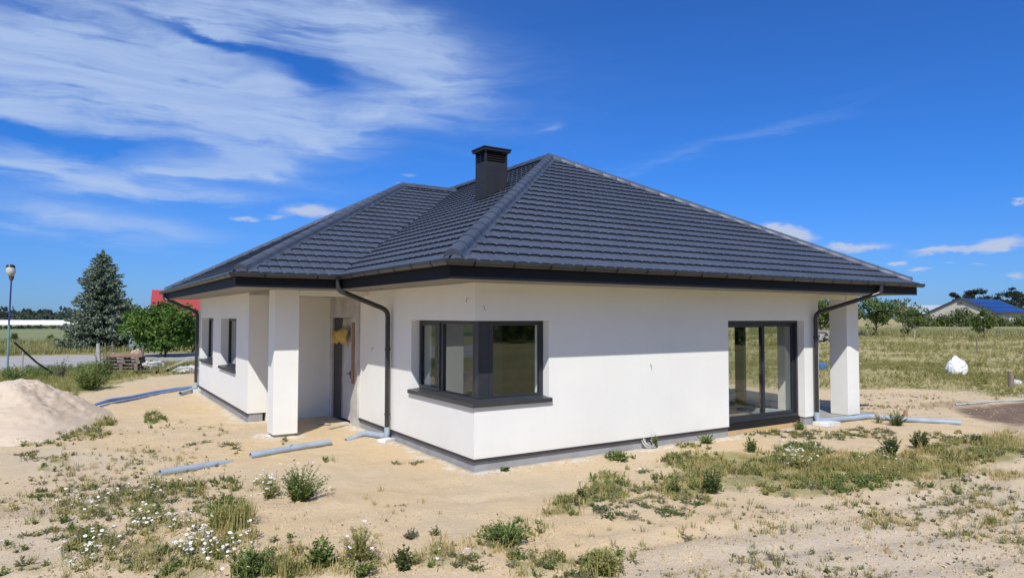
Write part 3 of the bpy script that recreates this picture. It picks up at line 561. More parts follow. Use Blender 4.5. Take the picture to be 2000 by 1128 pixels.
def sill_poly(pts_in, pts_out, zi, zo, th=.035):
    n = len(pts_in); m = MB(); vs = [(*p, zi) for p in pts_in]+[(*p, zo) for p in pts_out]+[(*p, zi-th) for p in pts_in]+[(*p, zo-th) for p in pts_out]
    fs = []
    for i in range(n-1):
        fs += [(i, i+1, n+i+1, n+i), (2*n+i, 3*n+i, 3*n+i+1, 2*n+i+1), (n+i, n+i+1, 3*n+i+1, 3*n+i)]
    fs += [(0, n, 3*n, 2*n), (n-1, 3*n-1, 4*n-1, 2*n-1)]
    return m.add(vs, fs)
sill_poly([(REC, CWY+.035), (REC, REC), (CWX+.035, REC)], [(-SP, CWY+.035), (-SP, -SP), (CWX+.035, -SP)], WZ0+.034, WZ0+.006, .062).build('sill', 'sill_graphite', cw)
for a, b in WW:
    w = frame_rect(MB(), (-A+REC+.03, 0, 0), ey, ex, a, b, WZ0, WZ1, .07, .07).build('window', 'frame_graphite', house, bevel=.004)
    MB().box((-A+REC+.032, (a+b)/2-.05, WZ0+.07), (-A+REC+.098, (a+b)/2+.05, WZ1-.07)).build('mullion', 'frame_graphite', w)
    pane((-A+REC+.03, 0, 0), ey, ex, a+.07, (a+b)/2-.05, WZ0+.07, WZ1-.07, w); pane((-A+REC+.03, 0, 0), ey, ex, (a+b)/2+.05, b-.07, WZ0+.07, WZ1-.07, w)
    sill_poly([(-A+REC+.03, b+.03), (-A+REC+.03, a-.03)], [(-A-SP, b+.03), (-A-SP, a-.03)], WZ0+.034, WZ0+.006, .062).build('sill', 'sill_graphite', w)
# sliding door
sdr = frame_rect(MB(), (0, REC, 0), ex, ey, DX0, DX1, ZP+.02, DZ1, .06, .10).build('sliding_door', 'frame_graphite', house, bevel=.004)
tag(sdr, 'tall dark framed sliding glass door')
l1 = frame_rect(MB(), (0, REC+.012, 0), ex, ey, DX0+.06, 7.03, ZP+.08, DZ1-.06, .075, .04).build('door_leaf', 'frame_graphite', sdr, bevel=.003)
l2 = frame_rect(MB(), (0, REC+.056, 0), ex, ey, 6.95, DX1-.06, ZP+.08, DZ1-.06, .065, .04).build('door_leaf', 'frame_graphite', sdr, bevel=.003)
pane((0, REC+.012, 0), ex, ey, DX0+.13, 6.96, ZP+.15, DZ1-.13, sdr, .02); pane((0, REC+.056, 0), ex, ey, 7.01, DX1-.12, ZP+.14, DZ1-.12, sdr, .02)
MB().box((6.93, REC-.012, .95), (6.955, REC+.008, 1.15)).build('handle', 'metal_black', sdr)
MB().box((DX0+.003, REC-.03, .09), (DX1-.003, REC+.11, ZP+.018)).build('threshold', 'sealant_black', sdr)
MB().box((DX0+.003, REC-.05, -.06), (DX1-.003, REC+.12, .088)).build('insulation_strip', 'foam_ochre', sdr)
# terrace glazing
tg = frame_rect(MB(), (W1-REC, 0, 0), ey, -ex, EG[0], EG[1], ZP+.02, DZ1, .07, .09).build('window', 'frame_graphite', house)
tag(tg, 'large terrace glazing seen through the sliding door')
MB().box((W1-REC-.085, MUL[0], ZP+.09), (W1-REC-.005, MUL[1], DZ1-.07)).build('mullion', 'frame_graphite', tg)
pane((W1-REC, 0, 0), ey, -ex, EG[0]+.07, MUL[0], ZP+.09, DZ1-.07, tg); pane((W1-REC, 0, 0), ey, -ex, MUL[1], EG[1]-.07, ZP+.09, DZ1-.07, tg)
# front door with dark side panel
fd = MB().box((.02, 5.36, .06), (.075, 6.02, 2.10)).build('door', 'door_grey', house, bevel=.004); tag(fd, 'temporary pale grey front door')
m = MB(); m.box((-.02, 5.47, 1.05), (.018, 5.50, 1.12)); m.tube([(-.035, 5.485, 1.09), (-.035, 5.62, 1.09)], .011, 8); m.box((-.005, 5.465, .98), (.018, 5.505, 1.16)); m.build('handle', 'metal_black', fd)
MB().box((.0, 6.05, .05), (.10, 6.62, 2.28)).build('side_panel', 'panel_dark', house, bevel=.004)
m = MB(); m.box((.0, 5.335, .05), (.09, 5.357, 2.2)); m.box((.0, 6.023, .05), (.09, 6.047, 2.2)); m.box((.0, 5.357, 2.105), (.09, 6.023, 2.29)); m.build('door_frame', 'wood_pale', house)
MB().box((.0, 5.10, .9), (-.065, 5.25, 2.2)).build('board', 'wood_reddish', house)
# interior: floor, ceiling, partitions
MB().box((.35, .38, .05), (W1-.42, YB-.42, ZP+.008)).build('floor', 'floor_inside', house)
MB().box((.42, .42, 2.62), (W1-.42, YB-.42, 2.66)).build('ceiling', 'plaster_inside', house)
MB().box((-A+.45, B1+.35, .05), (.3, E1-.42, ZP+.006)).build('floor', 'floor_inside', house)
MB().box((4.3, .42, ZP), (4.42, 6.2, 2.62)).build('partition', 'plaster_inside', house)
MB().box((.42, 6.2, ZP), (W1-.42, 6.32, 2.62)).build('partition', 'plaster_inside', house)
MB().box((.42, 3.4, ZP), (2.6, 3.5, 2.62)).build('partition', 'plaster_inside', house)
MB().box((W1+.01, .05, -.1), (RX+.6, 5.2, .105)).build('terrace_slab', 'concrete', house)
# soffit and fascia
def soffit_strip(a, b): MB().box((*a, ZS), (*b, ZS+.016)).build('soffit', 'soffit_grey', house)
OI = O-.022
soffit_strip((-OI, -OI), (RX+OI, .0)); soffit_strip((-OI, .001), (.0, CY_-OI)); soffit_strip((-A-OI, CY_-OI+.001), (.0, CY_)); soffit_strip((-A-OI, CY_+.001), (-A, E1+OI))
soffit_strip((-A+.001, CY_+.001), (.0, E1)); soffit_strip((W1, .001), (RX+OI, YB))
YW0 = CY_-O
EP = [(RX+O, -O), (-O, -O), (-O, YW0), (-A-O, YW0), (-A-O, E1+O+.4)]    # eaves line, from the terrace corner round to the far wing corner
def offs(path, d):
    """offset polyline to its outer side (away from the house)"""
    out = []; n = len(path)
    for i, p in enumerate(path):
        p = Vector(p); ns = []
        for j in (i-1, i):
            if 0 <= j < n-1:
                e = (Vector(path[j+1])-Vector(path[j])).normalized(); ns.append(Vector((-e.y, e.x)))
        if len(ns) == 1: out.append(p+ns[0]*d)
        else:
            b = (ns[0]+ns[1]); out.append(p+b*(d*2/(b.dot(b))) if b.length > 1e-6 else p+ns[0]*d)
    return out
def eaves_sweep(name, prof, mat, i, closed=True, parent=house, smooth=False, ext0=0., ext1=0.):
    """prof: list of (outward, z); one straight run i of the eaves, mitred at its corners"""
    m = MB(); A0 = [offs(EP, d)[i] for d, z in prof]; A1 = [offs(EP, d)[i+1] for d, z in prof]; n = len(prof)
    e = (Vector(EP[i+1])-Vector(EP[i])).normalized()
    vs = [(*(p-e*ext0), z) for p, (d, z) in zip(A0, prof)]+[(*(p+e*ext1), z) for p, (d, z) in zip(A1, prof)]
    fs = [(k, (k+1) % n, n+(k+1) % n, n+k) for k in range(n if closed else n-1)]
    if closed: fs += [tuple(range(n)), tuple(range(n, 2*n))]
    return m.add(vs, fs).build(name, mat, parent, smooth)
NRUN = len(EP)-1
for i in range(NRUN):
    eaves_sweep('fascia', [(-.022, ZS-.006), (0, ZS-.006), (0, ZE-.02), (-.022, ZE-.02)], 'fascia_graphite', i)
    gr, gc = .066, .07
    prof = [(gc+gr*math.cos(a), ZE-.005+gr*math.sin(a)) for a in np.linspace(math.pi, 2*math.pi, 11)]
    lip = [(gc+gr+.010*math.cos(a)-.010, ZE-.005+.010+.010*math.sin(a)) for a in np.linspace(-.4, math.pi, 6)]
    inner = [(gc+(gr-.004)*math.cos(a), ZE-.005+(gr-.004)*math.sin(a)) for a in np.linspace(2*math.pi, math.pi, 11)]
    g = eaves_sweep('gutter', prof+lip+inner, 'gutter_graphite', i, True, smooth=True, ext0=.10 if i == 0 else 0, ext1=.08 if i == NRUN-1 else 0)
    p, q = Vector(EP[i]), Vector(EP[i+1]); L = (q-p).length; e = (q-p)/L; nrm = Vector((-e.y, e.x)); nb = max(2, int(L/.62))
    pr = [(gc+(gr+.005)*math.cos(a), ZE-.005+(gr+.005)*math.sin(a)) for a in np.linspace(math.pi, 2*math.pi, 9)]
    for k in range(nb):
        s0 = p+e*(L*(k+.5)/nb); m = MB(); n = len(pr)
        vs = [(*(s0-e*.014+nrm*d), z) for d, z in pr]+[(*(s0+e*.014+nrm*d), z) for d, z in pr]
        m.add(vs, [(j, j+1, n+j+1, n+j) for j in range(n-1)]); m.build('bracket', 'fascia_graphite', g)
# downpipes
def arc_path(pts, r=.12, k=5):
    pts = [Vector(p) for p in pts]; out = [pts[0]]
    for a, b, c in zip(pts, pts[1:], pts[2:]):
        u = (a-b).normalized(); v = (c-b).normalized(); rr = min(r, (a-b).length*.45, (c-b).length*.45)
        for i in range(k+1):
            t = i/k; out.append((b+u*rr)*(1-t)**2+b*2*t*(1-t)+(b+v*rr)*t**2)
    return out+[pts[-1]]
def downpipe(pts, collars):
    d = MB().tube(arc_path(pts), .046, 14).build('downpipe', 'gutter_graphite', house, smooth=True)
    for c in collars: MB().tube([(c[0], c[1], c[2]-.022), (c[0], c[1], c[2]+.022)], .054, 14).build('collar', 'gutter_graphite', d, smooth=True)
    return d
d1 = downpipe([(-.95, 3.50, 3.03), (-.95, 3.50, 2.82), (-.085, 3.19, 2.45), (-.085, 3.17, .20)], [(-.085, 3.18, 1.72), (-.085, 3.17, .5)])
d2 = downpipe([(9.45, -.95, 3.03), (9.45, -.95, 2.86), (8.42, -.085, 2.42), (8.42, -.085, .27)], [(8.42, -.085, 1.9)])
d3 = downpipe([(-A-.95, 14.45, 3.03), (-A-.95, 14.45, 2.85), (-A-.085, 13.86, 2.45), (-A-.085, 13.86, .28)], [(-A-.085, 13.86, 1.7)])
# little cable stubs in the render
for c in [(-.01, .18, 2.62), (.15, -.01, 2.5), (3.6, -.01, 1.5), (-.01, 4.1, 1.72)]:
    MB().tube([c, (c[0]-.03 if c[0] < 0 else c[0], c[1]-.03 if c[1] < 0 else c[1], c[2]-.02), (c[0]-.03 if c[0] < 0 else c[0]+.01, c[1]-.03 if c[1] < 0 else c[1]+.01, c[2]-.07)], .006, 5).build('cable_stub', 'concrete', house)

# ---- roof: slopes as decking with single tiles on them
AP = Vector((RX/2, RX/2+.03, 6.394)); AR = Vector((RX/2, YB-RX/2+.03, 6.394))
TM = (AP.z-ZE)/(AP.x+O)
AW = Vector((2.93, 9.5, 6.135)); J = Vector(((AW.z-ZE)/TM-O, 9.5, AW.z))
YWN = 2*9.5-YW0
c = dict(a=Vector((-O, -O, ZE)), b=Vector((RX+O, -O, ZE)), v=Vector((-O, YW0, ZE)), w=Vector((-A-O, YW0, ZE)), x=Vector((-A-O, YWN, ZE)), vn=Vector((-O, YWN, ZE)), d=Vector((-O, YB+O, ZE)), e=Vector((RX+O, YB+O, ZE)))
rm = MB()
def slab(pts, th=.05):
    n = (pts[1]-pts[0]).cross(pts[2]-pts[0]).normalized()
    if n.z < 0: n = -n
    rm.prism([p-n*.012 for p in pts], -n*th)
JR = Vector((AP.x, J.y, AP.z))
slopes = [('s', [c['a'], c['b'], AP]), ('w', [c['a'], c['v'], J, JR, AP]), ('g', [c['w'], c['v'], J, AW]), ('l', [c['x'], c['w'], AW])]
for _, p in slopes: slab(p)
slab([c['b'], c['e'], AR, AP]); slab([c['e'], c['d'], AR]); slab([c['vn'], c['d'], AR, JR, J]); slab([c['vn'], c['x'], AW, J])
roof = rm.build('roof', 'roof_tile', house)
TW, TC = .203, .306
def tile_geo(w=TW, h=TC+.03):
    """pan with rolled joints, thick lower edge"""
    us = [0, .03, .055, w-.03, w]; zs = [.000, .014, .017, .017, .000]
    v = []; f = []
    for vv, lift in ((-.014, .040), (h, .004)):
        v += [(u, vv, z*(1 if vv < h else .9)+lift) for u, z in zip(us, zs)]
    v += [(u, .022, -.004) for u in us]
    n = 5
    for r in range(1): f += [(r*n+k, r*n+k+1, (r+1)*n+k+1, (r+1)*n+k) for k in range(n-1)]
    f += [(10+k, 11+k, 1+k, k) for k in range(n-1)]
    return v, f
tv, tf = tile_geo()
tile_me = bpy.data.meshes.new('tile'); tile_me.from_pydata(tv, [], tf); tile_me.materials.append(MATS['roof_tile'])
def clip_mesh(vs, fs, planes):
    bm = bmesh.new(); bv = [bm.verts.new(p) for p in vs]
    for f in fs: bm.faces.new([bv[i] for i in f])
    for co, no in planes:
        bmesh.ops.bisect_plane(bm, geom=bm.verts[:]+bm.edges[:]+bm.faces[:], plane_co=co, plane_no=no, clear_outer=True)
        if not bm.faces: break
    bm.verts.index_update(); V = [tuple(v.co) for v in bm.verts]; F = [tuple(v.index for v in f.verts) for f in bm.faces]; bm.free(); return V, F
cand = []
for key, poly in slopes:
    org = poly[0]; U = (poly[1]-poly[0]).normalized()
    N = (poly[1]-poly[0]).cross(poly[2]-poly[0]).normalized()
    if N.z < 0: N = -N
    Vv = N.cross(U)
    if Vv.z < 0: Vv = -Vv
    if U.cross(Vv).dot(N) < 0: org = poly[1]; U = -U
    M = Matrix((( U.x, Vv.x, N.x, org.x), (U.y, Vv.y, N.y, org.y), (U.z, Vv.z, N.z, org.z), (0, 0, 0, 1)))
    Mi = M.inverted(); q = [Mi @ p for p in poly]; q2 = [(p.x, p.y) for p in q]
    ar = sum(q2[i][0]*q2[(i+1) % len(q2)][1]-q2[(i+1) % len(q2)][0]*q2[i][1] for i in range(len(q2)))
    if ar < 0: q2 = q2[::-1]
    planes = []
    for i in range(len(q2)):
        p0, p1 = q2[i], q2[(i+1) % len(q2)]; dx, dy = p1[0]-p0[0], p1[1]-p0[1]; L = math.hypot(dx, dy)
        if abs(p0[1]) < 1e-4 and abs(p1[1]) < 1e-4: continue                 # eaves edge: tiles overhang into the gutter
        planes.append(((p0[0], p0[1], 0), (dy/L, -dx/L, 0)))
    umin = min(p[0] for p in q2); umax = max(p[0] for p in q2); vmax = max(p[1] for p in q2)
    for j in range(int(vmax/TC)+1):
        for i in range(int(math.floor(umin/TW))-1, int(umax/TW)+2):
            u0, v0 = i*TW, j*TC-.03
            ds = [max((x-co[0])*no[0]+(y-co[1])*no[1] for x in (u0, u0+TW) for y in (v0, v0+TC+.03)) for co, no in planes]
            mn = [min((x-co[0])*no[0]+(y-co[1])*no[1] for x in (u0, u0+TW) for y in (v0, v0+TC+.03)) for co, no in planes]
            if max(mn) > -.01: continue
            full = max(ds) <= 1e-6
            ctr = M @ Vector((u0+TW/2, v0+TC/2, 0)); dv = CAM-ctr
            score = max(0, dv.normalized().dot(N))/dv.length_squared
            cand.append((score, full, key, M, u0, v0, planes))
cand.sort(key=lambda t: -t[0])
NT_SINGLE = 296; rest = MB(); k = 0
for score, full, key, M, u0, v0, planes in cand:
    if full: V, F = tv, tf
    else:
        V, F = clip_mesh([(x+u0, y+v0, z) for x, y, z in tv], tf, planes)
        if not F: continue
        V = [(x-u0, y-v0, z) for x, y, z in V]
    T = M @ Matrix.Translation((u0, v0, 0))
    if k < NT_SINGLE:
        if full: me = tile_me
        else: me = bpy.data.meshes.new('tile'); me.from_pydata(V, [], F); me.materials.append(MATS['roof_tile'])
        o = bpy.data.objects.new('tile', me); o.parent = roof; o.matrix_basis = T; COL.objects.link(o); k += 1
    else: rest.add([T @ Vector(p) for p in V], F)
ro = rest.build('tile_field', 'roof_tile', roof, fix=False); ro['kind'] = 'stuff'
# hip and ridge caps
def cap_run(p, q, r=.125, seglen=.37, end0=False):
    p, q = Vector(p), Vector(q); d = (q-p); L = d.length; d /= L; n = max(1, round(L/seglen)); s = L/n
    u = d.cross(Vector((0, 0, 1))).normalized(); w = u.cross(d).normalized()
    for i in range(n):
        a = p+d*(i*s); b = p+d*((i+1)*s+.03); m = MB(); K = 9
        def ring(c_, rr, lift): return [c_+u*(rr*math.cos(t))+w*(rr*.86*math.sin(t)+lift) for t in np.linspace(0, math.pi, K)]
        fl = .05
        def prof(c_, rr, lift):
            g = ring(c_, rr, lift); return [g[0]+u*fl-w*.035]+g+[g[-1]-u*fl-w*.035]
        r0 = prof(a, r+.003, .008); r1 = prof(a+d*.03, r+.003, .008); r2 = prof(a+d*.034, r, .006); r3 = prof(b, r-.002, .004); nn = K+2
        m.add(r0+r1+r2+r3, [(y*nn+j, y*nn+j+1, (y+1)*nn+j+1, (y+1)*nn+j) for y in range(3) for j in range(nn-1)])
        if i == 0 and end0: m.add([a-d*.002+x-a for x in r0[1:-1]]+[], [tuple(range(K))])
        m.build('ridge_cap', 'roof_tile', roof, smooth=True)
up = Vector((0, 0, .02))
cap_run(c['a']+Vector((.1, .1, .06)), AP+up, end0=True); cap_run(c['b']+Vector((-.1, .1, .06)), AP+up, end0=True); cap_run(c['w']+Vector((.1, .1, .06)), AW+up, end0=True)
cap_run(c['x']+Vector((.1, -.1, .06)), AW+up, end0=True); cap_run(AP+up, AR+up); cap_run(AW+up, J+up)
# valley gutter strip
vd = (J-c['v']); vn = Vector((0, 0, 1)); vu = vd.cross(vn).normalized()
MB().add([c['v']+vu*.05+vn*.045, c['v']-vu*.05+vn*.045, J-vu*.05+vn*.045, J+vu*.05+vn*.045, c['v']+vn*.02, J+vn*.02], [(0, 4, 5, 3), (4, 1, 2, 5)]).build('valley_strip', 'fascia_graphite', roof)
# chimney
CH = (2.305, 3.637, 2.87, 4.07); ZC = lambda x: ZE+(x+O)*TM
m = MB(); m.box((CH[0], CH[1], ZC(CH[0])-.25), (CH[2], CH[3], 5.70)); chim = m.build('chimney', 'chimney_graphite', house, bevel=.006)
for x in (CH[0], CH[2]-.04):
    for y in (CH[1], CH[3]-.04): MB().box((x, y, 5.702), (x+.04, y+.04, 5.93)).build('corner_post', 'chimney_graphite', chim)
MB().box((CH[0]+.09, CH[1]+.09, 5.702), (CH[2]-.09, CH[3]-.09, 5.93)).build('flue', 'sealant_black', chim)
for k in range(4):
    z = 5.735+k*.05
    m = MB()
    for (p, q, n) in (((CH[0]+.042, CH[1]), (CH[2]-.042, CH[1]), (0, 1)), ((CH[0], CH[1]+.042), (CH[0], CH[3]-.042), (1, 0)), ((CH[0]+.042, CH[3]), (CH[2]-.042, CH[3]), (0, -1)), ((CH[2], CH[1]+.042), (CH[2], CH[3]-.042), (-1, 0))):
        m.add([(*p, z), (*q, z), (q[0]+n[0]*.045, q[1]+n[1]*.045, z+.034), (p[0]+n[0]*.045, p[1]+n[1]*.045, z+.034)], [(0, 1, 2, 3)])
    m.build('louvre', 'chimney_graphite', chim, fix=False)
m = MB(); m.box((CH[0]-.055, CH[1]-.055, 5.932), (CH[2]+.055, CH[3]+.055, 5.985)); m.box((CH[0]-.075, CH[1]-.075, 5.987), (CH[2]+.075, CH[3]+.075, 6.01)); m.build('cap', 'chimney_graphite', chim, bevel=.004)
MB().tube([((CH[0]+CH[2])/2, CH[1]+.16, 6.005), ((CH[0]+CH[2])/2, CH[1]+.16, 6.03)], .06, 14).build('flue_pipe', 'steel_pale', chim, smooth=True)
MB().prism([(CH[0]-.06, CH[1]-.05, ZC(CH[0]-.06)+.055), (CH[2]+.06, CH[1]-.05, ZC(CH[2]+.06)+.055), (CH[2]+.06, CH[3]+.05, ZC(CH[2]+.06)+.055), (CH[0]-.06, CH[3]+.05, ZC(CH[0]-.06)+.055)], (0, 0, .012)).build('flashing', 'chimney_graphite', chim)

# ---------------------------------------------------------------- vegetation helpers
def unit(v): return v/np.maximum(1e-9, np.linalg.norm(v, axis=-1, keepdims=True))
def leaf_quads(rng, base, dirs, L, W, twist=1.0):
    """diamond leaves: base points, directions, lengths, widths"""
    n = len(base); d = unit(dirs); s = unit(np.cross(d, rng.normal(size=(n, 3)))); L = np.broadcast_to(L, (n,))[:, None]; W = np.broadcast_to(W, (n,))[:, None]
    return np.stack([base, base+d*L*.45+s*W, base+d*L, base+d*L*.45-s*W], 1)
def weed_q(rng, h, r, ns, nl, ls, lw=.32, low=.1, stem=.006):
    az = rng.uniform(0, 2*np.pi, ns); lean = r*rng.uniform(.05, 1, ns)**.7; lop = 1-.38*(.5+.5*np.cos(az-rng.uniform(0, 6.28))); lean = lean*lop; hh = h*rng.uniform(.38, 1, ns)*(1-.45*(lean/r)**2)*np.where(rng.uniform(0, 1, ns) < .07, 1.3, 1)*(.55+.45*lop)
    e = np.stack([np.cos(az)*lean, np.sin(az)*lean, hh], -1); b = e*np.array([.18, .18, 0])
    t = rng.uniform(low, 1, (ns, nl)); mid = b*.6+e*.4; mid[:, 2] = hh*.62
    P = (b[:, None]*((1-t)**2)[..., None]+mid[:, None]*(2*t*(1-t))[..., None]+e[:, None]*(t**2)[..., None])
    a2 = az[:, None]+rng.normal(0, 1.2, (ns, nl)); up = rng.uniform(-.25, .8, (ns, nl))
    D = np.stack([np.cos(a2), np.sin(a2), up], -1); L = ls*rng.uniform(.5, 1.15, (ns, nl))*(1.15-.55*t)
    Q = leaf_quads(rng, P.reshape(-1, 3), D.reshape(-1, 3), L.ravel(), L.ravel()*lw)
    s = rng.normal(size=(ns, 3)); s[:, 2] = 0; s = unit(s)*stem
    S1 = np.stack([b-s, b+s, mid+s*.8, mid-s*.8], 1); S2 = np.stack([mid-s*.8, mid+s*.8, e+s*.4, e-s*.4], 1)
    return np.concatenate([Q, S1, S2])
def blade_q(rng, n, h, r, w, lean=.5):
    az = rng.uniform(0, 2*np.pi, n); rr = r*np.sqrt(rng.uniform(0, 1, n)); b = np.stack([np.cos(az)*rr, np.sin(az)*rr, np.zeros(n)], -1)
    a2 = rng.uniform(0, 2*np.pi, n); hh = h*rng.uniform(.45, 1, n); le = hh*lean*rng.uniform(.1, 1, n)
    m = b+np.stack([np.cos(a2)*le*.35, np.sin(a2)*le*.35, hh*.6], -1); e = b+np.stack([np.cos(a2)*le, np.sin(a2)*le, hh], -1)
    s = np.stack([-np.sin(a2), np.cos(a2), np.zeros(n)], -1)*w
    return np.concatenate([np.stack([b-s, b+s, m+s*.8, m-s*.8], 1), np.stack([m-s*.8, m+s*.8, e+s*.1, e-s*.1], 1)])
def place(rng, tmpl, xy, sc, z=None):
    """scatter copies of the template quad sets; returns one quad array"""
    out = []; idx = rng.integers(0, len(tmpl), len(xy)); z = H(xy[:, 0], xy[:, 1]) if z is None else z; a = rng.uniform(0, 2*np.pi, len(xy))
    for k, T in enumerate(tmpl):
        s = np.where(idx == k)[0]
        if not len(s): continue
        c_, s_ = np.cos(a[s]), np.sin(a[s]); Rm = np.zeros((len(s), 3, 3)); Rm[:, 0, 0] = c_; Rm[:, 0, 1] = -s_; Rm[:, 1, 0] = s_; Rm[:, 1, 1] = c_; Rm[:, 2, 2] = 1
        q = np.einsum('nij,qvj->nqvi', Rm, T)*sc[s][:, None, None, None]
        q += np.stack([xy[s, 0], xy[s, 1], z[s]-.004], -1)[:, None, None, :]
        out.append(q.reshape(-1, 4, 3))
    return np.concatenate(out) if out else np.zeros((0, 4, 3))
def daisies_q(rng, P, r=.019):
    """flower heads: two turned white squares and a raised yellow middle"""
    n = len(P); nrm = unit(np.stack([rng.normal(0, .35, n), rng.normal(0, .35, n), np.ones(n)], -1)); u = unit(np.cross(nrm, rng.normal(size=(n, 3)))); v = np.cross(nrm, u)
    R = (r*rng.uniform(.75, 1.2, n))[:, None]; k = .7071
    sq = lambda a, b, o, s: np.stack([P+nrm*o+a*R*s, P+nrm*o+b*R*s, P+nrm*o-a*R*s, P+nrm*o-b*R*s], 1)
    Q = np.concatenate([sq(u, v, 0, 1), sq((u+v)*k, (v-u)*k, .001, 1), sq(u, v, .004, .36)])
    return Q, np.concatenate([np.zeros(2*n, int), np.ones(n, int)])
def plant(name, xy, h, r, mat, label, seed, ns=26, nl=16, ls=.06, lw=.3, flowers=0, group='separate weeds growing on the sand', blades=0, cat='weed', low=.1):
    h, r = h*1.12, r*1.18; rng = np.random.default_rng(seed); Q = weed_q(rng, h, r, int(ns*1.7), int(nl*1.25), ls*.85, lw, low)
    if blades: Q = np.concatenate([Q, blade_q(rng, blades, h*.9, r*.8, .006, .7)])
    o = quads_obj(name, Q, mat); o.location = (xy[0], xy[1], Hs(*xy)-.01); tag(o, label, cat, group)
    if flowers:
        az = rng.uniform(0, 6.28, flowers); rr = r*rng.uniform(.2, 1.15, flowers); zz = h*(1.03-.55*(rr/r)**2)*rng.uniform(.75, 1.08, flowers)
        P = np.stack([np.cos(az)*rr, np.sin(az)*rr, np.maximum(.05, zz)], -1); q, mi = daisies_q(rng, P, .02)
        tag(quads_obj('flower_heads', q, ['petal_white', 'flower_yellow'], o, mi), kind='stuff')
    return o

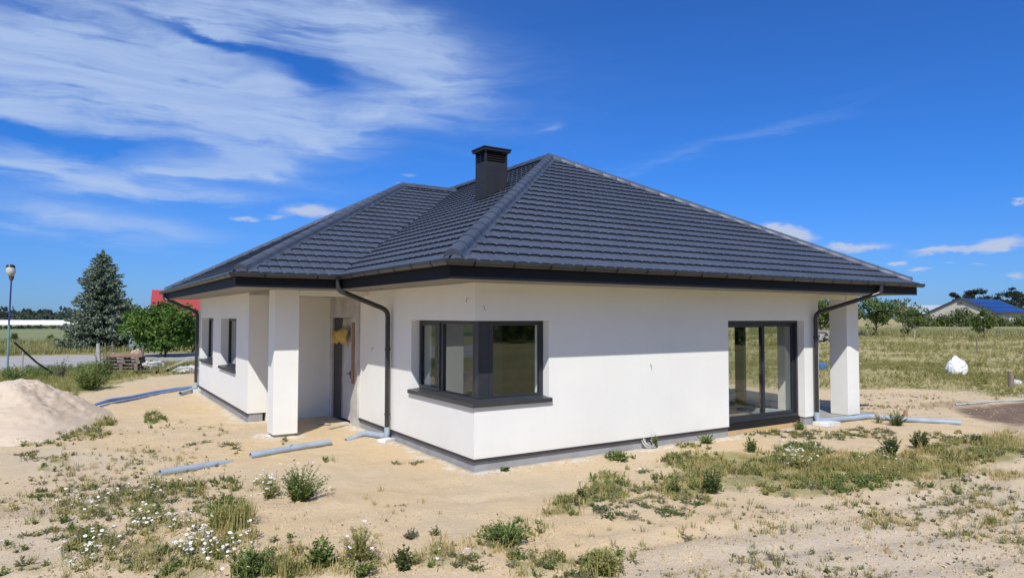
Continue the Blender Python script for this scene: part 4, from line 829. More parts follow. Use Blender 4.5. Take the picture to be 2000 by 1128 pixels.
# ---- single weeds
PLANTS = [((-2.61, -0.144), 0.505, 0.337, 'leaf_green', 'large bushy green weed with white flowers on open sand', {'ns': 60, 'nl': 26, 'ls': 0.055, 'lw': 0.22, 'flowers': 16, 'cat': 'weed'}), ((-2.922, 0.136), 0.248, 0.17, 'leaf_olive', 'pale low clump touching the left of the large bushy weed', {'ns': 20, 'nl': 12, 'ls': 0.04, 'flowers': 14}), ((-3.065, -2.542), 0.296, 0.153, 'leaf_green', 'dark leafy weed with one tall shoot in the bottom foreground', {'ns': 26, 'nl': 22, 'ls': 0.06, 'lw': 0.36}), ((-2.725, -2.601), 0.351, 0.204, 'leaf_olive', 'feathery pale daisy plant with few white heads, bottom foreground', {'ns': 46, 'nl': 18, 'ls': 0.045, 'lw': 0.16, 'flowers': 9}), ((-2.821, -2.931), 0.139, 0.102, 'leaf_green', 'small dark clump below the feathery daisy plant', {'ns': 16, 'nl': 14, 'ls': 0.05}), ((-2.408, -2.956), 0.219, 0.115, 'leaf_dark', 'compact upright dark weed right of the feathery daisy plant', {'ns': 24, 'nl': 20, 'ls': 0.05, 'lw': 0.36}), ((-2.006, -2.21), 0.108, 0.087, 'leaf_grey', 'tiny grey green weed above the compact upright weed', {'ns': 14, 'nl': 10, 'ls': 0.05}), ((-1.754, -2.27), 0.099, 0.077, 'leaf_grey', 'tiny weed with a pale tip left of the wide creeping patch', {'ns': 12, 'nl': 8, 'ls': 0.04}), ((-1.276, -2.899), 0.211, 0.327, 'leaf_green', 'wide dense weed mat in the middle foreground', {'ns': 70, 'nl': 18, 'ls': 0.05, 'lw': 0.3}), ((-0.936, -4.036), 0.215, 0.234, 'leaf_olive', 'broad olive weed at the bottom edge right of the middle', {'ns': 50, 'nl': 18, 'ls': 0.05, 'lw': 0.28, 'blades': 50}), ((0.307, -2.171), 0.191, 0.089, 'leaf_dark', 'small dark upright weed left of the ring of grass', {'ns': 14, 'nl': 14, 'ls': 0.045, 'lw': 0.36}), ((1.658, -2.448), 0.203, 0.115, 'leaf_green', 'bright green weed at the left of the dry strip', {'ns': 22, 'nl': 18, 'ls': 0.05, 'lw': 0.34}), ((2.054, -2.696), 0.351, 0.162, 'leaf_dark', 'tall dark green weed in the middle of the dry strip', {'ns': 32, 'nl': 22, 'ls': 0.055, 'lw': 0.3}), ((4.794, -1.209), 0.282, 0.159, 'leaf_green', 'bushy green weed before the left edge of the sliding door', {'ns': 24, 'nl': 16, 'ls': 0.05, 'lw': 0.34}), ((7.533, -0.272), 0.211, 0.169, 'leaf_green', 'green weed at the right foot of the sliding door', {'ns': 24, 'nl': 14, 'ls': 0.05, 'lw': 0.34}), ((3.65, -0.07), 0.272, 0.073, 'leaf_green', 'single upright weed beside the white cable coil', {'ns': 10, 'nl': 22, 'ls': 0.05, 'lw': 0.36}), ((2.437, -0.513), 0.149, 0.233, 'leaf_green', 'low broad leaved weed at the plinth left of the cable coil', {'ns': 24, 'nl': 14, 'ls': 0.06, 'lw': 0.38}), ((4.708, -0.278), 0.188, 0.188, 'leaf_green', 'low green weed at the plinth near the sliding door', {'ns': 22, 'nl': 14, 'ls': 0.055, 'lw': 0.34}), ((0.438, -0.156), 0.093, 0.069, 'leaf_green', 'tiny green seedling at the plinth by the house corner', {'ns': 8, 'nl': 8, 'ls': 0.06, 'lw': 0.4}), ((6.682, -2.591), 0.383, 0.209, 'leaf_dark', 'left of two dark round weeds beyond the dry strip', {'ns': 40, 'nl': 24, 'ls': 0.055, 'lw': 0.34}), ((7.745, -2.515), 0.368, 0.23, 'leaf_dark', 'right of two dark round weeds beyond the dry strip', {'ns': 40, 'nl': 24, 'ls': 0.055, 'lw': 0.32}), ((9.918, -0.985), 0.332, 0.287, 'leaf_dark', 'dark weed growing over the grey pipe at the terrace', {'ns': 30, 'nl': 16, 'ls': 0.055, 'lw': 0.3}), ((9.918, -0.573), 0.294, 0.249, 'leaf_grey', 'sparse thin weed before the grey pipe at the terrace', {'ns': 14, 'nl': 8, 'ls': 0.04, 'lw': 0.25}), ((9.051, -2.868), 0.19, 0.171, 'leaf_dark', 'dark weed patch near the right edge beyond the pipe end', {'ns': 24, 'nl': 14, 'ls': 0.05}), ((4.404, -2.356), 0.27, 0.222, 'leaf_olive', 'white flowered cress plant in the dry strip', {'ns': 34, 'nl': 14, 'ls': 0.04, 'flowers': 60}), ((-3.658, -2.402), 0.24, 0.185, 'leaf_green', 'thick green weed at the bottom left beside the daisies', {'ns': 50, 'nl': 20, 'ls': 0.055, 'lw': 0.3, 'blades': 60, 'flowers': 10}), ((-3.542, -0.833), 0.306, 0.249, 'leaf_olive', 'tall grassy tussock above the bottom left daisies', {'ns': 26, 'nl': 12, 'ls': 0.045, 'blades': 220}), ((-3.389, -2.586), 0.276, 0.083, 'leaf_olive', 'lanky seeding grass stalk at the bottom left', {'ns': 8, 'nl': 14, 'ls': 0.03, 'lw': 0.2, 'blades': 20, 'low': 0.4}), ((-4.709, 16.469), 1.005, 0.745, 'leaf_green', 'big bright green clump behind the sand heap', {'ns': 60, 'nl': 22, 'ls': 0.16, 'lw': 0.12, 'group': 'tall weeds by the road'}), ((-5.513, 20.572), 0.851, 0.407, 'leaf_grey', 'thin greyish shrub right behind the sand heap top', {'ns': 22, 'nl': 16, 'ls': 0.09, 'lw': 0.3, 'group': 'tall weeds by the road'}), ((-6.868, 20.083), 0.705, 0.705, 'leaf_green', 'dark weeds at the foot of the lamp pole', {'ns': 40, 'nl': 18, 'ls': 0.1, 'lw': 0.3, 'group': 'tall weeds by the road'}), ((-4.144, 20.208), 1.129, 0.452, 'leaf_dark', 'dark green bush left of the pallet stack', {'ns': 40, 'nl': 22, 'ls': 0.1, 'lw': 0.3, 'group': 'tall weeds by the road'})]
for i, (xy, h, r, mat, lab, kw) in enumerate(PLANTS): plant(kw.pop('name', 'weed'), xy, h, r, mat, lab, 100+i, **kw)

# ---- ground cover (nobody could count it)
rng = np.random.default_rng(11)
T_small = [weed_q(rng, .10, .09, 7, 6, .035, .35) for _ in range(5)]
T_mid = [weed_q(rng, .15, .15, 11, 9, .042, .3) for _ in range(5)]
T_creep = [weed_q(rng, .07, .22, 12, 9, .032, .4) for _ in range(4)]
T_dry = [np.concatenate([blade_q(rng, 12, .14, .11, .0032, 1.0), weed_q(rng, .11, .09, 4, 3, .02, .3)]) for _ in range(5)]
T_stalk = [np.concatenate([weed_q(rng, .36, .12, 3, 7, .03, .25, .5, .004), blade_q(rng, 5, .2, .05, .003, .7)]) for _ in range(5)]
T_tuft = [blade_q(rng, 12, .13, .045, .004, 1.0) for _ in range(5)]
layers = {'leaf_green': [], 'leaf_olive': [], 'leaf_grey': [], 'leaf_dry': [], 'leaf_dark': []}
fl_pos = []
def in_patch(e, n):
    a = rng.uniform(0, 2*np.pi, n); q = np.sqrt(rng.uniform(0, 1, n))*rng.uniform(.75, 1.1, n); u, v = q*np.cos(a), q*np.sin(a)
    return np.stack([e[0]+u*e[2]+v*e[4], e[1]+u*e[3]+v*e[5]], -1)
def clear(xy): return xy[(house_dist(xy[:, 0], xy[:, 1]) > .06)]
for e in PATCHES:
    kind, dens = e[6], e[7]; area = math.pi*abs(e[2]*e[5]-e[3]*e[4])
    if kind == 'g': spec = [('leaf_green', T_mid, 16, .95), ('leaf_green', T_small, 22, 1), ('leaf_olive', T_dry, 12, 1), ('leaf_olive', T_stalk, 1.2, .9)]
    elif kind == 'o': spec = [('leaf_olive', T_mid, 6, .9), ('leaf_olive', T_dry, 14, .9), ('leaf_dry', T_dry, 9, .9), ('leaf_grey', T_small, 9, 1), ('leaf_green', T_small, 9, 1), ('leaf_green', T_mid, 3, .9), ('leaf_dry', T_stalk, 1.6, .9)]
    elif kind == 'd': spec = [('leaf_dry', T_dry, 26, 1), ('leaf_olive', T_dry, 9, 1), ('leaf_olive', T_mid, 3, .9), ('leaf_green', T_small, 4, 1), ('leaf_dry', T_stalk, 2, .9)]
    elif kind == 'c': spec = [('leaf_grey', T_creep, 10, .9), ('leaf_olive', T_small, 9, .9), ('leaf_dark', T_creep, 4, .9)]
    elif kind == 'k': spec = [('leaf_dark', T_creep, 9, 1), ('leaf_grey', T_creep, 4, 1)]
    elif kind == 'm': spec = [('leaf_olive', T_stalk, 2.5, .8), ('leaf_green', T_small, 6, .9), ('leaf_olive', T_mid, 8, .9), ('leaf_grey', T_small, 12, 1), ('leaf_olive', T_dry, 12, .9)]
    else: spec = [('leaf_grey', T_small, 5.5, .7), ('leaf_olive', T_tuft, 11, .7), ('leaf_grey', T_tuft, 8, .75), ('leaf_dry', T_tuft, 7, .8), ('leaf_grey', T_creep, 1.4, .6), ('leaf_olive', T_creep, 1.4, .6), ('leaf_green', T_small, 1.6, .8), ('leaf_dry', T_dry, 2.2, .7)]
    for mat, T, k, s in spec:
        thin = kind in 'od' and e[0] > 3
        n = rng.poisson(max(.5, area*k*dens*(1.9 if kind != 's' else 1)))
        xy = clear(in_patch(e, n))
        if thin and len(xy): xy = xy[fbm(xy[:, 0]/.5+7, xy[:, 1]/.5+2) > rng.uniform(.30, .56, len(xy))]
        if kind == 's' and len(xy): xy = xy[fbm(xy[:, 0]/.8+3, xy[:, 1]/.8) > rng.uniform(.32, .62, len(xy))]
        if len(xy): layers[mat].append(place(rng, T, xy, s*rng.uniform(.5, 1.15, len(xy))))
    if kind == 'm' or (len(e) > 8):
        n = int(e[8]) if len(e) > 8 else int(area*60)
        xy = in_patch(e, n); fl_pos.append(np.stack([xy[:, 0], xy[:, 1], H(xy[:, 0], xy[:, 1])+rng.uniform(.06, .18, n)], -1))
# loose clods and pebbles of sand
cq = []
for e, n in [((1.728, -4.757, 1.897, -1.197, 1.425, 0.862, 's', 1.0), 5200), ((-4.213, 0.283, 1.958, -1.232, 0.288, 3.472, 's', 1.0), 5200), ((-1.639, -2.633, 1.792, -1.131, 0.539, 1.001, 's', 1.0), 2600), ((12.445, 0.369, 2.79, -1.722, 4.046, 2.132, 's', 1.0), 1500), ((-3.477, 5.944, 1.691, -1.052, 0.333, 3.299, 's', 1.0), 1500), ((1.331, -1.063, 1.913, -1.199, 0.82, 1.008, 's', 1.0), 900)]:
    xy = clear(in_patch(e, n)); xy = xy[fbm(xy[:, 0]/.7+1, xy[:, 1]/.7+5) > rng.uniform(.3, .65, len(xy))]; n = len(xy); s = np.minimum(.017, np.exp(rng.normal(-4.7, .5, n))); z = H(xy[:, 0], xy[:, 1])
    a = rng.uniform(0, 6.283, n); ca, sa = np.cos(a)*s, np.sin(a)*s; j = lambda: rng.uniform(.6, 1.25, n)
    base = [np.stack([xy[:, 0]+k*(ca*u-sa*v), xy[:, 1]+k*(sa*u+ca*v), z-.004], -1) for u, v in ((1, 1), (-1, 1), (-1, -1), (1, -1)) for k in (j(),)]
    top = [np.stack([xy[:, 0]+.6*k*(ca*u-sa*v), xy[:, 1]+.6*k*(sa*u+ca*v), z+s*j()*.9], -1) for u, v in ((1, 1), (-1, 1), (-1, -1), (1, -1)) for k in (j(),)]
    cq.append(np.stack(top, 1))
    for i in range(4): cq.append(np.stack([base[i], base[(i+1) % 4], top[(i+1) % 4], top[i]], 1))
pmat('clod_sand', (.58, .455, .29), (.40, .31, .20), 3, .95)
tag(quads_obj('sand_clods', np.concatenate(cq), 'clod_sand'), 'small clods and pebbles strewn over the sand', 'clods', kind='stuff')
dq = []
for e in PATCHES:
    if e[6] in 'som':
        area = math.pi*abs(e[2]*e[5]-e[3]*e[4]); n = rng.poisson(area*70*min(1, e[7])); xy = clear(in_patch(e, n)); xy = xy[fbm(xy[:, 0]/.6+3, xy[:, 1]/.6) > rng.uniform(.3, .62, len(xy))]; n = len(xy)
        B = np.stack([xy[:, 0], xy[:, 1], H(xy[:, 0], xy[:, 1])+.004], -1); a = rng.uniform(0, 6.283, n); L = np.minimum(.055, np.exp(rng.normal(-3.75, .5, n))); D = np.stack([np.cos(a), np.sin(a), rng.uniform(-.02, .45, n)], -1)
        dq.append(leaf_quads(rng, B, D, L, L*rng.uniform(.12, .4, n)))
tag(quads_obj('plant_debris', np.concatenate(dq), 'debris_brown'), 'brown bits of dead plants strewn over the sand', 'debris', kind='stuff')
for mat, nm in (('leaf_green', 'green_weeds'), ('leaf_olive', 'olive_grass'), ('leaf_grey', 'grey_green_weeds'), ('leaf_dry', 'dry_grass'), ('leaf_dark', 'creeping_weeds')):
    o = quads_obj(nm, np.concatenate(layers[mat]), mat); tag(o, {'green_weeds': 'low green weeds scattered over the sand', 'olive_grass': 'olive grass tufts scattered over the sand', 'grey_green_weeds': 'small grey green weeds dotted over the sand', 'dry_grass': 'dry yellow grass standing in strips on the sand', 'creeping_weeds': 'dark creeping weeds lying flat on the sand'}[nm], 'weeds', kind='stuff')
FP = np.concatenate(fl_pos); Q, mi = daisies_q(rng, FP, .017)
st = rng.normal(size=FP.shape)*.003; st[:, 2] = 0; g0 = FP.copy(); g0[:, 2] = H(FP[:, 0], FP[:, 1]); g0[:, :2] += rng.normal(0, .03, (len(FP), 2))
Q = np.concatenate([Q, np.stack([g0-st, g0+st, FP+st*.5, FP-st*.5], 1)]); mi = np.concatenate([mi, np.full(len(FP), 2)])
tag(quads_obj('daisies', Q, ['petal_white', 'flower_yellow', 'leaf_olive'], None, mi), 'white daisies with yellow centres massed in the left foreground', 'flowers', kind='stuff')

# ---- dense weeds between the sand and the road, and the meadow on the right
T_tall = [np.concatenate([blade_q(rng, 14, .62, .14, .007, .6), weed_q(rng, .55, .2, 6, 8, .07, .28)]) for _ in range(6)]
T_tall2 = [blade_q(rng, 14, .52, .16, .0085, .7) for _ in range(6)]
def polar(n, r0, r1, a0, a1):
    r = np.exp(rng.uniform(np.log(r0), np.log(r1), n)); a = np.radians(rng.uniform(a0, a1, n)); return np.stack([CAM.x+r*np.sin(a), CAM.y+r*np.cos(a)], -1)
xy = polar(9000, 18, 40, -9, 16); xy = xy[(rng.uniform(0, 1, len(xy)) < weedy_w(xy[:, 0], xy[:, 1])) & (xy[:, 1] < 28.6+.5*np.minimum(xy[:, 0], 1)) & (house_dist(xy[:, 0], xy[:, 1]) > 1.0)]
xy = xy[:4200]; hk = .32+.50*fbm(xy[:, 0]/2.2, xy[:, 1]/2.2)
edge = sstep(weedy_w(xy[:, 0], xy[:, 1]-1.5), .2, 1); hk = hk*(.35+.65*edge)
k = fbm(xy[:, 0]/3+4, xy[:, 1]/3) > .5
tag(quads_obj('roadside_weeds', place(rng, T_tall, xy[k], hk[k]), 'leaf_green'), 'tall green weeds between the sand and the gravel road', 'weeds', kind='stuff')
tag(quads_obj('roadside_grass', place(rng, T_tall2, xy[~k], hk[~k]), 'leaf_olive'), 'olive grass between the sand and the gravel road', 'grass', kind='stuff')
xy = polar(60000, 17, 105, 50, 76); w = meadow_w(xy[:, 0], xy[:, 1]); dn = sstep(fbm(xy[:, 0]/1.4, xy[:, 1]/1.4), .28, .5)
xy = xy[rng.uniform(0, 1, len(xy)) < w*(.25+.75*dn)]; r = np.hypot(xy[:, 0]-CAM.x, xy[:, 1]-CAM.y)
dE = side(xy[:, 0], xy[:, 1], *MEADOW_EDGE); sc = (.14+.44*fbm(xy[:, 0]/2.5, xy[:, 1]/2.5))*(.75+r/160)*(.35+.65*sstep(dE, -1, 4))
T_m = [blade_q(rng, 9, .50, .22, .015, 1.1) for _ in range(6)]; T_m2 = [weed_q(rng, .5, .3, 7, 8, .10, .3) for _ in range(5)]
k = fbm(xy[:, 0]/3.2+9, xy[:, 1]/3.2+2)+rng.normal(0, .07, len(xy)) < .50
tag(quads_obj('meadow_grass', place(rng, T_m, xy[k], sc[k]), 'leaf_meadow'), 'tall dry meadow grass on the right beyond the sand', 'grass', kind='stuff')
tag(quads_obj('meadow_weeds', np.concatenate([place(rng, T_m2, xy[~k][::2], sc[~k][::2]*1.3), place(rng, T_m2, xy[::60], sc[::60]*2.8)]), 'leaf_olive'), 'green weeds growing in the dry meadow on the right', 'weeds', kind='stuff')
xy = polar(400, 24, 60, 56, 76); xy = xy[meadow_w(xy[:, 0], xy[:, 1]) > .9][:160]
# ---- fields
pmat('field_green', (.235, .240, .100), (.175, .205, .085), .05, .95, .03, 3, stretch=(.3, 1, 1)); pmat('field_yellow', (.36, .32, .13), (.27, .265, .105), .12, .95, .03, 3, stretch=(.3, 1, 1)); pmat('field_dark', (.105, .150, .060), (.085, .125, .05), .1, .95)
for nm, poly, z, mt in [('field', [(-400, 47), (-8, 42.5), (6, 41), (14, 60), (14, 170), (-400, 190)], 0.012, 'field_green'), ('field', [(-300, 42.5), (-9, 40), (6, 38.8), (6, 50), (-9, 58), (-300, 66)], 0.018, 'field_yellow'), ('field', [(-300, 66), (-14, 62), (-9.3, 66), (-11, 76), (-300, 100)], 0.024, 'field_dark'), ('field', [(84.07, 45.765), (123.615, 20.432), (197.513, 37.273), (135.251, 77.159)], 0.4, 'field_yellow')]: sheet(nm, poly, z, mt)
T_c = [blade_q(rng, 8, .8, .35, .03, .35) for _ in range(5)]
for nm, (r0, r1, a0, a1, n, mt, s, lab) in {'crop_rows': (96, 140, 52, 78, 9000, 'leaf_crop', 1.0, 'pale ripening cereal field beyond the meadow on the right'), 'verge_grass': (49, 72, -12, 13, 5000, 'leaf_crop', 0.62, 'yellow grass verge along the far side of the road')}.items():
    xy = polar(n, r0, r1, a0, a1); tag(quads_obj(nm, place(rng, T_c, xy, s*rng.uniform(.6, 1.05, n), np.zeros(n)), mt), lab, 'crop', kind='stuff')

# ---------------------------------------------------------------- trees
def limb(m, rng, p, d, L, r, depth, tips):
    pts = [Vector(p)]; dd = Vector(d).normalized()
    for k in range(3):
        dd = (dd+Vector(rng.normal(0, .16, 3))+Vector((0, 0, .05))).normalized(); pts.append(pts[-1]+dd*(L/3))
    m.tube(pts, [r, r*.82, r*.66, r*.45], 6, False); tips.append(tuple(pts[-1])); tips.append(tuple(pts[-2]))
    if depth:
        for k in range(3):
            a = rng.uniform(0, 6.28); side_ = dd.orthogonal(); side_.rotate(Matrix.Rotation(a, 3, dd)); limb(m, rng, pts[-1-(k % 2)], dd*.7+side_*.75, L*.66, r*.5, depth-1, tips)
def tree(name, loc, h, cr, mat, label, seed, group=None, trunk=.3, squash=.85, clumps=60, per=70, leaf=.12, bark='bark', cat='tree', uneven=.35):
    rng = np.random.default_rng(seed); o = empty(name, loc); m = MB(); tips = []; tr = max(.03, h*.018); zc = h*trunk
    m.tube([(0, 0, -.1), (rng.normal(0, .03), rng.normal(0, .03), zc*.6), (rng.normal(0, .06), rng.normal(0, .06), zc+.1), (0, 0, h*.62)], [tr*1.35, tr, tr*.8, tr*.4], 8)
    for k in range(6):
        a = k*1.05+rng.normal(0, .3); limb(m, rng, (0, 0, zc+(h*.45-zc)*k/6 if h*.45 > zc else zc), (math.cos(a), math.sin(a), .7), cr*.55, tr*.55, 1, tips)
    m.build('trunk', bark, o, smooth=True)
    hc = (h+zc*.75)/2; hz = (h-zc*.75)/2
    d = unit(rng.normal(size=(clumps, 3))); q = rng.uniform(.25, 1, clumps)**.5; lob = 1+uneven*(vnoise(d[:, 0]*2+seed, d[:, 1]*2+d[:, 2]*1.7)-.5)*2
    cpos = d*(q*lob)[:, None]*np.array([cr, cr, hz*1.0])*.88+np.array([0, 0, hc]); cpos[:, 2] = np.minimum(cpos[:, 2], h)
    crad = cr*rng.uniform(.14, .30, clumps)
    n = clumps*per; ci = np.repeat(np.arange(clumps), per); P = cpos[ci]+unit(rng.normal(size=(n, 3)))*(crad[ci]*rng.uniform(.2, 1.05, n)**.6)[:, None]*np.array([1.15, 1.15, squash])
    D = unit(P-cpos[ci])+rng.normal(0, .6, (n, 3)); D[:, 2] -= .15; L = leaf*rng.uniform(.6, 1.3, n)
    quads_obj('crown', leaf_quads(rng, P, D, L, L*.38), mat, o)
    return tag(o, label, cat, group)
def spruce(loc, h, cr, label, seed):
    rng = np.random.default_rng(seed); o = empty('spruce_tree', loc)
    MB().tube([(0, 0, -.1), (0, 0, h*.5), (0, 0, h*.99)], [h*.022, h*.014, .01], 8).build('trunk', 'bark', o, smooth=True)
    Q = []; z = h*.03; k = 0
    while z < h*.985:
        f = z/h; L = cr*(1-f)**.56*(1.0+.10*math.sin(f*9)); nb = 15 if f < .8 else 10
        if f < .12: L *= .8+f*1.7
        for b in range(nb):
            a = b*6.283/nb+k*.9+rng.normal(0, .15); l = L*rng.uniform(.60, 1.15); n = int(30+80*l/cr*1.5); t = rng.uniform(.12, 1, n)
            droop = -.32*l*t*(1-.55*t)*(1.1-f)+.10*l*t**3; ca, sa = math.cos(a), math.sin(a)
            off = rng.normal(0, .11*l+.04, n)*(1-.5*t)*.55
            P = np.stack([ca*l*t-sa*off, sa*l*t+ca*off, z+droop-np.abs(off)*.25], -1)
            D = np.stack([ca*.7+rng.normal(0, .5, n), sa*.7+rng.normal(0, .5, n), rng.normal(-.1, .35, n)], -1)
            s = rng.uniform(.14, .30, n)*(.6+.4*(1-f)); Q.append(leaf_quads(rng, P, D, s, s*.24))
        z += h*(.036-.014*f)*rng.uniform(.8, 1.2); k += 1
    a = rng.uniform(0, 6.28, 40); zz = rng.uniform(.93, 1.02, 40)*h
    Q.append(leaf_quads(rng, np.stack([np.cos(a)*.05, np.sin(a)*.05, zz], -1), np.stack([np.cos(a)*.5, np.sin(a)*.5, np.ones(40)], -1), .2, .04))
    quads_obj('crown', np.concatenate(Q), 'leaf_spruce', o); return tag(o, label, 'tree')
def pine(loc, h, cr, label, seed, group):
    rng = np.random.default_rng(seed); o = empty('pine_tree', loc); m = MB(); tips = []
    m.tube([(0, 0, -.1), (.1, 0, h*.5), (0, .1, h*.97)], [h*.02, h*.014, h*.005], 7)
    Q = []
    for k in range(16):
        f = rng.uniform(.42, 1.0); a = rng.uniform(0, 6.28); l = cr*rng.uniform(.45, 1)*(1.25-f*.75); p = Vector((0, 0, h*f-.25*l)); q = p+Vector((math.cos(a)*l, math.sin(a)*l, .28*l)); m.tube([p, (p+q)/2, q], [h*.006, h*.004, h*.002], 5, False)
        n = 130; C0 = np.array(q)*.8+np.array(p)*.2; P = C0+rng.normal(0, 1, (n, 3))*np.array([l*.36, l*.36, l*.16]); D = rng.normal(0, 1, (n, 3)); D[:, 2] = np.abs(D[:, 2])
        Q.append(leaf_quads(rng, P, D, rng.uniform(.35, .7, n), rng.uniform(.07, .14, n)))
    m.build('trunk', 'bark', o, smooth=True); quads_obj('crown', np.concatenate(Q), 'leaf_pine', o); return tag(o, label, 'tree', group)
def bush(name, loc, h, r, mat, label, seed, group=None, clumps=26, per=60, leaf=.12, cat='bush'):
    rng = np.random.default_rng(seed); o = empty(name, loc); m = MB()
    for k in range(6):
        a = rng.uniform(0, 6.28); m.tube([(0, 0, -.05), (math.cos(a)*r*.25, math.sin(a)*r*.25, h*.4), (math.cos(a)*r*.5, math.sin(a)*r*.5, h*.75)], [.03, .022, .01], 5, False)
    m.build('stems', 'bark', o)
    d = unit(rng.normal(size=(clumps, 3))); d[:, 2] = np.abs(d[:, 2]); q = rng.uniform(.2, 1, clumps)**.5; cp = d*q[:, None]*np.array([r, r, h])*.82; cp[:, 2] += h*.08
    ci = np.repeat(np.arange(clumps), per); n = len(ci); cr_ = min(r, h)*rng.uniform(.18, .34, clumps); P = cp[ci]+rng.normal(0, .55, (n, 3))*cr_[ci][:, None]; P[:, 2] = np.maximum(P[:, 2], .02)
    D = unit(P-cp[ci])+rng.normal(0, .6, (n, 3)); L = leaf*rng.uniform(.6, 1.3, n)
    quads_obj('foliage', leaf_quads(rng, P, D, L, L*.38), mat, o); return tag(o, label, cat, group)
for f, args, kw in [('spruce', ((-3.732, 44.064, 0), 6.5, 2.4, 'tall blue green spruce across the road on the left', 31), {}), ('tree', ('leafy_tree', (-0.814, 34.367, 0), 3.095, 1.839, 'leaf_tree', 'dense round green tree across the road beside the wing', 32), {'trunk': 0.08, 'clumps': 130, 'per': 110, 'leaf': 0.17, 'squash': 0.8, 'uneven': 0.25}), ('tree', ('dark_tree', (-1.881, 58.039, 0.0), 4.0, 1.3, 'leaf_dark', 'narrow dark tree between the spruce and the round green tree', 33), {'trunk': 0.1, 'clumps': 60, 'per': 60, 'leaf': 0.2}), ('bush', ('bush', (-4.781, 55.737, 0.0), 2.0, 1.3, 'leaf_tree', 'yellow green bush under the left side of the spruce', 34), {'leaf': 0.16}), ('bush', ('bush', (1.143, 38.273, 0.0), 1.9, 0.6, 'leaf_orchard', 'light green bush just left of the wing downpipe', 35), {'leaf': 0.12}), ('bush', ('bush', (-1.5, 56.606, 0.0), 2.5, 2.0, 'leaf_dark', 'dark shrub behind the grey shed', 36), {'leaf': 0.2}), ('bush', ('shrub', (-9.804, 65.492, 0.0), 0.95, 0.42, 'leaf_dark', 'small round dark shrub in the field near the lamp pole', 37), {'group': 'small shrubs in the left field', 'clumps': 14, 'per': 50, 'leaf': 0.1}), ('bush', ('shrub', (-7.012, 63.703, 0.0), 0.75, 0.38, 'leaf_tree', 'small round shrub alone in the field left of the spruce', 38), {'group': 'small shrubs in the left field', 'clumps': 14, 'per': 50, 'leaf': 0.1}), ('tree', ('orchard_tree', (75.822, 36.071, 0), 5.1, 2.45, 'leaf_orchard', 'broad green orchard tree just right of the terrace column', 41), {'trunk': 0.22, 'clumps': 60, 'per': 70, 'leaf': 0.24, 'group': 'young trees beyond the meadow', 'uneven': 0.6}), ('tree', ('orchard_tree', (73.803, 30.68, 0), 3.7, 1.55, 'leaf_orchard', 'smaller tree with pale forked trunk right of the broad orchard tree', 42), {'trunk': 0.28, 'clumps': 40, 'per': 55, 'leaf': 0.2, 'bark': 'bark_pale', 'group': 'young trees beyond the meadow', 'uneven': 0.7}), ('tree', ('orchard_tree', (76.983, 25.081, 0), 3.5, 1.35, 'leaf_orchard', 'lopsided young tree standing before the solar roofed farmhouse', 43), {'trunk': 0.15, 'clumps': 44, 'per': 60, 'leaf': 0.2, 'group': 'young trees beyond the meadow', 'uneven': 0.7}), ('tree', ('orchard_tree', (64.315, 35.847, 0), 4.8, 2.0, 'leaf_orchard', 'green tree seen between the house and the terrace column', 44), {'trunk': 0.2, 'clumps': 50, 'per': 60, 'leaf': 0.24, 'group': 'young trees beyond the meadow', 'uneven': 0.5}), ('bush', ('bush', (146.532, 58.047, 0.0), 4.3, 2.9, 'leaf_dark', 'large round dark bush in front of the cream gable', 45), {'leaf': 0.4, 'group': 'bushes before the farmhouse', 'clumps': 40}), ('bush', ('bush', (145.516, 61.075, 0.0), 2.8, 1.7, 'leaf_orchard', 'yellow green bush left of the large dark bush', 46), {'leaf': 0.35, 'group': 'bushes before the farmhouse'}), ('bush', ('bush', (143.017, 62.675, 0.0), 2.6, 2.6, 'leaf_dark', 'low dark bush at the left corner of the farmhouse', 47), {'leaf': 0.35, 'group': 'bushes before the farmhouse'}), ('bush', ('bush', (158.075, 55.406, 0.0), 2.1, 2.4, 'leaf_dark', 'low dark hedge bush right of the lopsided young tree', 48), {'leaf': 0.35, 'group': 'bushes before the farmhouse'}), ('bush', ('bush', (161.696, 53.087, 0.0), 2.8, 2.6, 'leaf_dark', 'dark bush at the right edge before the pines', 49), {'leaf': 0.35, 'group': 'bushes before the farmhouse'}), ('tree', ('grey_tree', (148.907, 70.788, 0.0), 6.2, 2.0, 'leaf_grey', 'thin grey tree behind the broad orchard tree', 50), {'clumps': 40, 'per': 50, 'leaf': 0.4, 'uneven': 0.6}), ('pine', ((202.55, 83.965, 0.0), 8.99, 1.9, 'small pine top behind the left end of the solar roof', 60, 'pines behind the farmhouse'), {}), ('pine', ((211.865, 83.94, 0.0), 9.91, 2.6, 'left pine of the pair above the solar roof', 61, 'pines behind the farmhouse'), {}), ('pine', ((214.848, 82.029, 0.0), 10.22, 2.8, 'right pine of the pair above the solar roof', 62, 'pines behind the farmhouse'), {}), ('pine', ((224.31, 81.91, 0.0), 9.07, 3.0, 'first dark pine to the right of the solar roof', 63, 'pines behind the farmhouse'), {}), ('pine', ((233.441, 82.004, 0.0), 11.11, 3.4, 'tallest dark pine near the right edge', 64, 'pines behind the farmhouse'), {}), ('pine', ((229.792, 78.399, 0.0), 10.14, 3.2, 'dark pine cut by the right edge', 65, 'pines behind the farmhouse'), {}), ('pine', ((214.781, 76.129, 0.0), 6.58, 3.4, 'low dark pine between the taller ones on the right', 66, 'pines behind the farmhouse'), {})]: globals()[f](*args, **kw)

